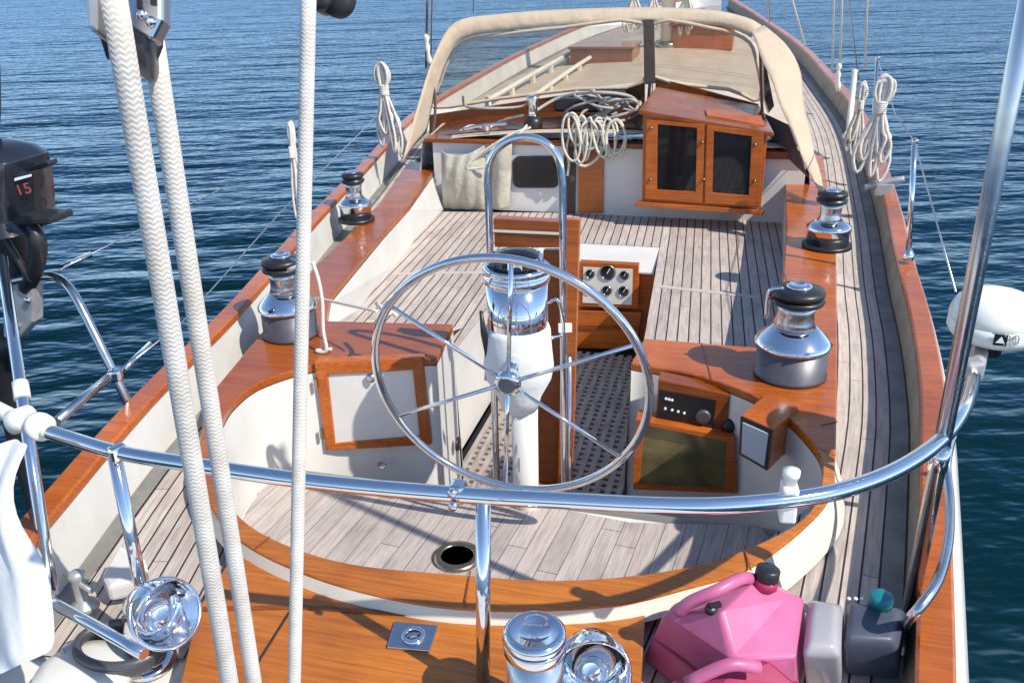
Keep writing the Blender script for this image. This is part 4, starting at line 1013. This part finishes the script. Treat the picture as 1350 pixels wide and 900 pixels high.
# ------------------------------------------------------------------ stanchions, lifelines
def stanchion(foot, top, r, label, group='stanchions along the rails', mat='chrome'):
    t = thing('stanchion', foot, label, 'stanchion', group)
    MB().tube([foot, top], r, 12).build('stanchion_tube', M[mat], t)
    MB().lathe([(r*2, 0), (r*2, .02), (r*1.2, .05)], foot, 14).build('stanchion_base', M[mat], t)
    MB().lathe([(r*1.25, 0), (r*1.25, .012), (r*.6, .02), (.001, .02)], top, 12).build('stanchion_cap', M[mat], t)
    return top
s1 = stanchion(A(1197,342,Z=.22), A(1206,188,Y=2.05), .0135, 'steel stanchion on the starboard rail nearest the radar dome')
s2 = stanchion(A(1148,215,Z=.25), A(1157,78,Y=4.4), .013, 'starboard stanchion rising behind the thick rope coil')
s3 = stanchion(A(1118,182,Z=.27), A(1127,95,Y=5.6), .022, 'short pale post on the starboard rail left of the coils', mat='gelin')
def wire(pts, r, label, nm='lifeline', mat='wire', cat='wire', group='lifelines and stays', sub=0):
    return tag(MB().tube([Vector(p) for p in pts], r, 6, sub).build(nm, M[mat]), label, cat, group)
railend = A(1258,382,Y=.35)
wire([s1, A(1260,385,Y=.6)], .0035, 'thin lifeline from the nearest starboard stanchion down to the radar dome')
wire([s2, A(1180,150,Y=3.0), s1], .0035, 'thin starboard lifeline between the two tall stanchions')
pb = A(78,356,Z=.62)
wire([pb, A(160,315,Z=.64), A(300,245,Z=.66)], .0035, 'upper port lifeline leaving the bent tube end toward the bow')
wire([A(82,352,Z=.62), A(120,335,Z=.63)], .010, 'shiny turnbuckle on the upper port lifeline', 'turnbuckle', 'chrome', 'turnbuckle', 'turnbuckles of the port lifelines')
wire([A(160,488,Z=.33), A(240,425,Z=.36), A(370,280,Z=.40), A(520,130,Z=.5)], .0035, 'lower port lifeline running above the port cap rail')
wire([A(163,487,Z=.33), A(198,453,Z=.345)], .010, 'shiny turnbuckle on the lower port lifeline near the bent post', 'turnbuckle', 'chrome', 'turnbuckle', 'turnbuckles of the port lifelines')
# bent port post
t = thing('stanchion', A(196,588,Z=.02), 'bent steel tube post at the port quarter beside the outboard motor', 'stanchion')
MB().tube([A(10,372,Z=.60), A(42,366,Z=.62), A(72,365,Z=.62), A(92,380,Z=.60), A(112,415,Z=.52), A(150,492,Z=.32), A(196,588,Z=.02)], .0165, 12, 5).build('bent_tube', M['brushed'], t)
MB().tube([A(150,492,Z=.32), A(112,523,Z=.34), A(74,556,Z=.36)], .016, 12).build('side_rail', M['brushed'], t)
MB().box(A(152,494,Z=.33), (.045, .045, .045), .4).build('tube_clamp', M['chrome'], t, bevel=.01)
t = thing('stanchion', A(68,786,Z=.05), 'upright steel tube beneath the outboard at the left edge', 'stanchion')
fa, fb = A(2,340,Z=.78), A(68,782,Z=.1)
MB().tube([fa, fa.lerp(fb, .5), fb], .019, 14).build('upright_tube', M['chrome'], t)
MB().tube([fa.lerp(fb, .42), fa.lerp(fb, .47)], .024, 14).build('tube_collar', M['plastic_w'], t)

# halyards / shrouds
for i, (x0, y0, x1, y1, Yy, r, lb, mt) in enumerate((
    (1101,-60,1097,95,6.8,.010,'left one of the starboard shroud wires at the rail', 'ropes'), (1112,-60,1107,100,6.6,.011,'white starboard halyard just right of the shroud','rope'),
    (1108,-80,1132,105,6.2,.006,'thin slanting starboard wire right of the halyards','wire'), (1033,-40,1062,62,8.5,.012,'white line slanting down to the starboard cabin edge','rope'),
    (1011,-40,1014,30,9.0,.012,'steel shroud beyond the right shoulder of the dodger','wire'),(565,-60,562,90,4.7,.012,'steel shroud rising left of the dodger','wire'),
    (571,-60,568,88,4.8,.006,'thin wire beside the shroud left of the dodger','wire'),(1146,-60,1140,90,6.0,.010,'blurry tan line above the starboard stanchion','ropes'),(626,-60,624,18,7,.006,'thin stay above the left part of the dodger','wire'))):
    foot = A(x1, y1, Y=Yy); up = A(x0, y0, Y=Yy); up = foot + (up-foot)*2.0
    wire([foot, up], r, lb, 'shroud', mt, 'rigging line', 'shrouds and halyards', 0)
for x, y, Yy, lb in ((1105,98,6.6,'knot and turnbuckle where starboard halyards meet the rail'),(563,62,4.7,'white fitting on the shroud left of the dodger')):
    c = A(x, y, Y=Yy); m = MB(); m.tube([off(c, z=.1), c, off(c, z=-.16, x=.02)], .025, 8, 3, rs=lambda t: .014+.014*math.sin(t*9)**2)
    tag(m.build('turnbuckle', M['gelin']), lb, 'turnbuckle')
# horn rack with lines at starboard rail
m = MB(); m.tube([A(1140,248,Y=3.3), A(1165,240,Y=3.3), A(1192,236,Y=3.3)], .022, 8, 3); m.box(A(1165,250,Y=3.3), (.1, .05, .08))
tag(m.build('cleat', M['alloy'], bevel=.005), 'grey horn cleat on the starboard rail under the thick coil', 'cleat')
# cleat with rope on port bulwark
m = MB()
for k in range(5):
    c = A(318+k*6, 405-k*4, Z=.06); m.tube([c+Vector((.03*math.cos(t), .05*math.sin(t), .05*math.sin(t+.5*k))) for t in [2*math.pi*j/8 for j in range(8)]], .0075, 7, 4, True)
m.tube([A(345,398,Z=.05), A(370,388,Z=.08), A(398,382,Z=.16)], .008, 7, 4)
tag(m.build('mooring_line', M['ropes']), 'small tangle of cream line on the port side deck left of the big winch', 'rope')
# line from winch to wheel rim and rope tail over winch
m = MB(); m.tube([A(415,392,Z=.30), A(460,402,Z=.33), A(497,410,Z=.36)], .006, 7, 4); m.tube([A(497,400,Z=.36), A(508,412,Z=.36), A(500,420,Z=.36), A(516,412,Z=.37), A(524,417,Z=.36)], .010, 7, 4)
tag(m.build('lashing_line', M['rope']), 'thin white line lashing the wheel rim to the port winch', 'rope')
m = MB(); m.tube([A(412,345,Y=.62), A(420,370,Y=.6), A(425,400,Y=.58), A(426,435,Y=.55), A(430,462,Z=.145), A(417,462,Z=.142), A(438,460,Z=.142)], .0085, 8, 5)
m.tube([A(410,345,Y=.62), A(395,350,Y=.6), A(380,356,Y=.6)], .0085, 8, 3)
tag(m.build('rope_tail', M['rope']), 'knotted white rope end hanging from the port winch onto the varnish', 'rope')

# ------------------------------------------------------------------ outboard motor
ob = A(18,250,Y=.0)
OB = thing('outboard_motor', off(ob, z=-.5), 'black outboard motor clamped to the port stern rail at the left edge', 'outboard motor')
def O(x, y, dy=0): return A(x-10, y, Y=.0+dy)
m = MB(); prof_ = []
rings = [(300,-62,74),(285,-60,58),(262,-62,57),(232,-60,55),(212,-56,52),(200,-50,38),(190,-44,12)]
vs = []
for (y, xl, xr) in rings:
    L_ = O(xl, y); R_ = O(xr, y); c = (L_+R_)/2; hw = (R_-L_).length/2
    for k in range(20):
        a = 2*math.pi*k/20; ca, sa = math.cos(a), math.sin(a)
        sq = (abs(ca)**4+abs(sa)**4)**-.25
        vs.append(c + Vector((ca*hw*sq*.98, sa*hw*.85*sq, .02*ca)))
n = len(rings)
fs = [(i*20+k, i*20+(k+1) % 20, (i+1)*20+(k+1) % 20, (i+1)*20+k) for i in range(n-1) for k in range(20)] + [tuple(range(19, -1, -1)), tuple(range((n-1)*20, n*20))]
m.add(vs, fs, True); m.build('cowling', M['motor'], OB, bevel=.004)
MB().prism([O(-60,286,-.13), O(75,287,-.08), O(77,296,-.08), O(-60,300,-.13)], (0,.12,0)).build('cowl_seam', M['black'], OB, bevel=.006)
MB().prism([O(30,228,-.02), O(72,212,-.02), O(74,218,-.02), O(50,230,-.02)], (0,.05,0)).build('cowl_grip', M['motor'], OB, bevel=.004)
# decal with white bar and red digits on the side turned to the boat
dc = O(42,246,-.17); xa_ = (O(56,244,-.13)-O(30,250,-.17)).normalized()
yy_ = Vector((0,0,1))
pl0 = O(43,245,-.165)
MB().prism([O(27,232,-.17), O(55,226,-.155), O(55,272,-.155), O(29,276,-.17)], (0,.03,0)).build('decal', M['black'], OB)
MB().prism([O(29,235,-.178), O(50,230,-.165), O(50,233,-.165), O(29,239,-.178)], (0,.006,0)).build('decal_bar', M['paintw'], OB)
text('15', .05, 'decal_number', M['red'], OB, frame_m(O(41,250,-.185), xa_, yy_))
MB().tube([O(0,190,.05), O(2,165,.05), O(3,140,.05), O(2,85,.05)], .02, 10, 3).build('tiller_handle', M['rubber'], OB)
m = MB(); m.tube([O(15,296), O(22,330), O(25,372)], .07, 14, 3); m.tube([O(48,296,-.05), O(60,318,-.06), O(58,350,-.05), O(45,380,-.03)], .03, 10, 4); m.tube([O(8,300,-.06), O(35,345,-.07), O(50,372,-.06)], .014, 8, 4)
m.build('swivel_housing', M['black'], OB)
m = MB(); m.prism([O(12,372,-.05), O(52,366,-.05), O(53,425,-.05), O(33,448,-.05), O(14,446,-.05)], (0,.06,0)); m.build('clamp_bracket', M['alloy'], OB, bevel=.008)
for x, y in ((33,430),(48,395),(20,400)): MB().lathe([(.012,0),(.012,.012),(.001,.014)], O(x, y, -.05), 10, (0,-1,0)).build('clamp_bolt', M['chrome'], OB)
m = MB(); m.tube([O(26,440,.03), O(20,520,.05), off(O(20,520,.05), z=-.9)], .045, 12, 3); m.build('drive_leg', M['black'], OB)

# ------------------------------------------------------------------ white cloth and plastic fitting at left
def hring(c, ax, R_, r, seg=24):
    ax = Vector(ax).normalized(); q = Vector((0,0,1)).rotation_difference(ax); 
    return [Vector(c) + q @ Vector((R_*math.cos(2*math.pi*k/seg), R_*math.sin(2*math.pi*k/seg), 0)) for k in range(seg)]
jc = A(52,562,Z=.62); rd = (A(100,580,Z=.62)-jc).normalized()
wf = thing('rail_fitting', jc, 'white plastic tube joint at the left end of the stern rail', 'rail fitting')
MB().lathe([(.022,-.02),(.034,-.018),(.036,0),(.034,.018),(.022,.022)], jc, 24, rd).build('sleeve', M['plastic_w'], wf)
MB().lathe([(.022,-.03),(.032,-.026),(.032,.026),(.022,.03)], jc-rd*.075, 24, (rd+Vector((0,.5,.3)))).build('sleeve', M['plastic_w'], wf)
MB().tube([jc+rd*.03, jc-rd*.12, jc-rd*.3+Vector((0,0,.02))], .02, 12).build('tube_end', M['plastic_w'], wf)
# cloth
edgeR = [(44,580),(30,606),(17,640),(20,680),(33,712),(50,742),(57,780),(60,820),(64,858),(56,868)]
m = MB(); nv = len(edgeR); vs = []; nu = 16
for j, (x, y) in enumerate(edgeR):
    for i in range(nu+1):
        u = i/nu; xx = -130 + (x+130)*u; yy = y + (1-u)*(14 + 4*j)
        base = A(xx, yy, Y=-1.10 - .03*j)
        vs.append(off(base, y=.018*math.sin(u*17+j*.5) + .01*math.sin(u*33)))
m.add(vs, [(j*(nu+1)+i, j*(nu+1)+i+1, (j+1)*(nu+1)+i+1, (j+1)*(nu+1)+i) for j in range(nv-1) for i in range(nu)], True)
tag(m.build('white_cloth', M['white_c'], None, solid=.006, subsurf=1), 'white cloth hanging from the stern rail at the left edge', 'cloth')

# ------------------------------------------------------------------ cowl vents and canister
def cowl(base, mouth, mdir, r, R_, label):
    base = Vector(base); mouth = Vector(mouth); mdir = Vector(mdir).normalized()
    t = thing('cowl_vent', base, label, 'cowl vent', 'chrome cowl vents on the stern deck')
    MB().lathe([(r*1.5, 0), (r*1.5, .012), (r*1.05, .02)], base, 28).build('vent_flange', M['chrome'], t)
    m = MB(); mid = Vector((base.x, base.y, mouth.z*.85)) 
    pts = smooth([base, off(base, z=(mouth.z-base.z)*.45), (Vector((base.x, base.y, mouth.z)) + mouth)/2 - mdir*.01, mouth], 6)
    n = len(pts)
    m.tube(pts, r, 28, rs=lambda u: r + (R_-r)*max(0, (u-.25)/.75)**1.4)
    # drop the end cap face: inner bowl is built as a sub-part
    m.f.pop(); m.sm.pop()
    b = m.build('vent_pipe', M['chrome'], t, solid=.003)
    MB().tube([p for p in hring(mouth, mdir, R_*1.0, .006, 36)], .006, 8, 0, True).build('vent_rim', M['chrome'], t)
    MB().lathe([(R_*.98, -.002), (R_*.86, -.03), (R_*.6, -.065), (R_*.3, -.085), (.001, -.09)], mouth, 36, mdir, cap=False).build('vent_bowl', M['chrome'], t)
    return t
mm = A(218,808,Z=.20)
cowl((mm.x-.10, mm.y+.02, .0), mm, (.72, -.35, .62), .045, .085, 'chrome cowl vent with its bowl facing right beside the lower left rail')
mm = A(782,885,Z=.20)
cowl((mm.x-.02, mm.y+.10, .02), mm, (.25, -.62, .72), .045, .082, 'chrome cowl vent beside the steel canister, its bowl facing aft')
# canister
ctp = A(705,838,Z=.34)
cn = thing('steel_canister', (ctp.x, ctp.y, .02), 'upright stainless canister with ribbed lid standing on the varnished aft deck', 'canister')
cr = .068
MB().lathe([(cr*.92, .02), (cr*.92, .325)], (ctp.x, ctp.y, 0), 36).build('canister_body', M['brushed'], cn)
MB().lathe([(cr*.93, .30), (cr, .305), (cr, .325), (cr*.97, .33)], (ctp.x, ctp.y, 0), 36).build('canister_collar', M['chrome'], cn)
MB().lathe([(cr*.97, .331), (cr*1.02, .338), (cr*.98, .352), (cr*.8, .360), (cr*.74, .356), (cr*.55, .358), (cr*.5, .352), (.001, .354)], (ctp.x, ctp.y, 0), 36).build('canister_lid', M['chrome'], cn)
# deck box / white panel at lower left, coiled hose
m = MB(); m.prism([A(150,720,Z=.12), A(185,735,Z=.10), A(190,770,Z=.05), A(130,800,Z=.05)], (0,0,.01))
t = MB()
for pts_ in ([(978,712),(990,752)], [(925,452),(938,500)], [(620,753),(612,801)], [(355,708),(338,722)], [(1083,560),(1104,556)]): groove(pts_, ZC+.0015, .004, M['varnish_dark'], 'scarf_joint', boat)
bx = thing('deck_shell', A(90,870,Z=.0), 'white rounded fibreglass moulding on the aft deck in the lower left corner', 'deck moulding')
cq = A(110,905,Z=.02)
MB().lathe([(.12, 0), (.12, .03), (.105, .055), (.07, .066), (.001, .07)], cq, 36).build('shell', M['gel'], bx)
MB().lathe([(.028, 0), (.028, .02), (.02, .03), (.001, .03)], A(97,862,Z=.06), 18).build('knob', M['brushed'], bx)
m = MB()
for k in range(5): m.tube([A(155+k*2, 860+k*3, Z=.05+.0*k)+Vector((.11*math.cos(t_), .075*math.sin(t_), .015*k)) for t_ in [2*math.pi*j/14 for j in range(14)]], .011, 8, 3, True)
tag(m.build('coiled_hose', M['greyskirt']), 'coil of dark hose on deck under the left chrome cowl vent', 'hose')
m = MB(); m.prism([A(156,716,Z=.13), A(192,735,Z=.13), A(195,762,Z=.10), A(140,775,Z=.08), A(133,758,Z=.08)], (0,0,-.05))
tag(m.build('deck_box', M['gel'], None, bevel=.012), 'small white box on the port side deck beside the left cowl vent', 'box')
t = thing('mooring_cleat', A(110,770,Z=.02), 'grey mooring bollard on the port quarter casting a dark shadow', 'bollard')
MB().lathe([(.04,0),(.035,.012),(.017,.025),(.017,.10),(.024,.115),(.012,.125),(.001,.125)], A(112,800,Z=.02), 24).build('bollard_post', M['alloy'], t)
MB().tube([A(112,800,Z=.02)+Vector((-.06,.02,.085)), A(112,800,Z=.02)+Vector((.06,-.02,.085))], .009, 10).build('bollard_horn', M['alloy'], t)

# ------------------------------------------------------------------ fuel cans
def can_loft(sections, mat, name, parent, bevel=.012, sub=0):
    m = MB(); n = len(sections[0]); vs = [v for s in sections for v in s]
    fs = [(i*n+k, i*n+(k+1) % n, (i+1)*n+(k+1) % n, (i+1)*n+k) for i in range(len(sections)-1) for k in range(n)] + [tuple(range(n-1, -1, -1)), tuple(range((len(sections)-1)*n, len(sections)*n))]
    m.add(vs, fs, True); o = m.build(name, mat, parent, bevel=bevel, seg=4)
    if sub:
        md = o.modifiers.new('sub', 'SUBSURF'); md.levels = 2; md.render_levels = 2
    return o
cb0 = Vector((.73, -.80, .0)); ca_ = R(25)
jc_ = thing('jerry_can', cb0, 'faded pink plastic jerry can with black caps on the starboard aft deck', 'jerry can')
# body: pixel-measured outline at the near face (Y plane) extruded forward
def C(x, y, z): return A(x, y, Z=z)
b4 = [C(850,880,0), C(905,905,0), C(1085,890,0), C(1010,800,0), C(880,810,0)]
low_ = [C(850,868,.02), C(880,960,.0), C(1060,950,.0), C(1108,870,.02), C(1000,812,.02), C(890,815,.02)]
mid_ = [C(848,836,.15), C(905,882,.15), C(1075,900,.13), C(1106,815,.15), C(1010,790,.17), C(900,790,.17)]
hig_ = [C(870,800,.24), C(962,866,.20), C(1075,868,.17), C(1098,792,.18), C(1015,770,.22), C(915,778,.26)]
top_ = [C(905,788,.28), C(958,830,.26), C(1050,815,.22), C(1060,785,.22), C(1003,764,.25), C(945,772,.29)]
V_ = [C(846,868,.0), C(962,968,.0), C(1050,930,.0), C(1066,845,.0), C(985,835,.0),
      C(874,808,.20), C(964,868,.20), C(1050,866,.19), C(1060,788,.19), C(1018,768,.20), C(925,778,.22),
      C(950,806,.275), C(998,762,.275), C(1036,784,.245)]
F_ = [(0,1,6,5), (1,2,7,6), (2,3,8,7), (3,4,9,8), (4,0,5,10,9), (4,3,2,1,0), (5,6,11), (6,7,13,11), (7,8,13), (8,9,12,13), (9,10,12), (10,5,11,12), (11,13,12)]
m = MB(); m.add(V_, F_, False); m.build('can_body', M['pink'], jc_, bevel=.011, seg=4)
m = MB(); m.tube([C(893,806,.225), C(912,792,.265), C(945,778,.30), C(978,762,.30), C(996,764,.26)], .015, 12, 5); m.build('handle', M['pink'], jc_)
tc_ = C(1008,772,.262); MB().lathe([(.030,0),(.030,.02),(.026,.022)], tc_, 24, (.1,.1,1)).build('spout_neck', M['pinkd'], jc_)
cp = MB(); cp.lathe([(.027,.018),(.029,.02),(.029,.048),(.024,.052),(.001,.052)], tc_, 14, (.1,.1,1)); cp.build('cap', M['black'], jc_)
v0 = C(936,804,.262); MB().lathe([(.014,0),(.014,.014),(.010,.018),(.001,.018)], v0, 12, (.3,-.4,1)).build('vent_cap', M['black'], jc_)
MB().box(off(v0, z=.016, x=.01), (.03, .012, .01), .6).build('vent_lever', M['black'], jc_)
m = MB(); m.tube([V_[0].lerp(V_[5], .5), V_[1].lerp(V_[6], .5), V_[2].lerp(V_[7], .5)], .0035, 6); m.build('mould_seam', M['pinkd'], jc_)
# second pink can lower, mostly out of frame
j2 = thing('jerry_can', C(960,905,.0), 'deep red plastic can lying low against the pink jerry can at the bottom edge', 'jerry can')
MB().prism([C(880,892,.16), C(960,880,.2), C(1010,862,.2), C(1060,905,.16), C(1030,985,.12), C(880,985,.12)], (0,0,-.12)).build('can_body', M['pinkd'], j2, bevel=.02)
MB().tube([C(905,900,.19), C(960,876,.24), C(1000,880,.22)], .015, 10, 4).build('handle', M['pink'], j2)
# milky plastic jug
mj = thing('plastic_jug', C(1060,860,0), 'milky translucent plastic jug standing right against the pink jerry can', 'jug')
can_loft([[C(1062,905,.01), C(1109,905,.01), C(1115,822,.01), C(1074,818,.01)], [C(1058,864,.18), C(1108,866,.18), C(1111,797,.18), C(1066,790,.18)], [C(1066,848,.205), C(1100,850,.205), C(1103,798,.205), C(1072,794,.205)]], M['hazyplastic'], 'jug_body', mj)
# slate can with teal cap
sc = thing('jerry_can', C(1150,850,0), 'dark slate blue plastic can with a teal cap near the starboard pole', 'jerry can')
can_loft([[C(1115,890,.0), C(1185,895,.0), C(1192,830,.0), C(1120,825,.0)], [C(1112,852,.14), C(1184,856,.14), C(1196,805,.14), C(1116,795,.14)], [C(1118,838,.17), C(1176,842,.17), C(1186,800,.17), C(1122,794,.17)]], M['slate'], 'can_body', sc)
MB().lathe([(.030,0),(.030,.025),(.024,.03),(.001,.03)], C(1160,796,.17), 24).build('cap', M['teal'], sc)
for k in range(3): MB().lathe([(.006,0),(.004,.004),(.001,.004)], C(1119+k*9,789,.171), 8).build('rivet', M['paintw'], sc)

# ------------------------------------------------------------------ camera, light
cam = bpy.data.cameras.new('camera'); co = bpy.data.objects.new('camera', cam); col.objects.link(co)
rotm = Matrix((RT, UP, -FWD)).transposed(); co.matrix_world = Matrix.Translation(CAM) @ rotm.to_4x4()
cam.sensor_width = 36; cam.lens = 36*FOC/1350; cam.clip_start = .02; cam.clip_end = 8000
scn.camera = co
sd_ = Vector((.34, -.13, .385)).normalized()
sl = bpy.data.lights.new('sun', 'SUN'); so_ = bpy.data.objects.new('sun', sl); col.objects.link(so_)
sl.energy = 4.2; sl.angle = R(.6); sl.color = (1, .93, .82)
so_.rotation_euler = sd_.to_track_quat('Z', 'Y').to_euler()
wd = bpy.data.worlds.new('World'); scn.world = wd; wd.use_nodes = True; nt = wd.node_tree
sk = nt.nodes.new('ShaderNodeTexSky'); sk.sky_type = 'NISHITA'; sk.sun_disc = False
sk.sun_elevation = math.asin(sd_.z); sk.sun_rotation = math.atan2(sd_.x, sd_.y)
bg = nt.nodes['Background']; sk.dust_density = .1; sk.ozone_density = 3.0; sk.air_density = 1.0; bg.inputs['Strength'].default_value = .15; sk.altitude = 0; L(nt, sk.outputs[0], bg.inputs['Color'])
vsx = scn.view_settings; vsx.view_transform = 'Standard'; vsx.look = 'None'; vsx.exposure = .44; vsx.gamma = 1; vsx.use_curve_mapping = False
for o in bpy.data.objects:
    if '_o' in o: del o['_o']
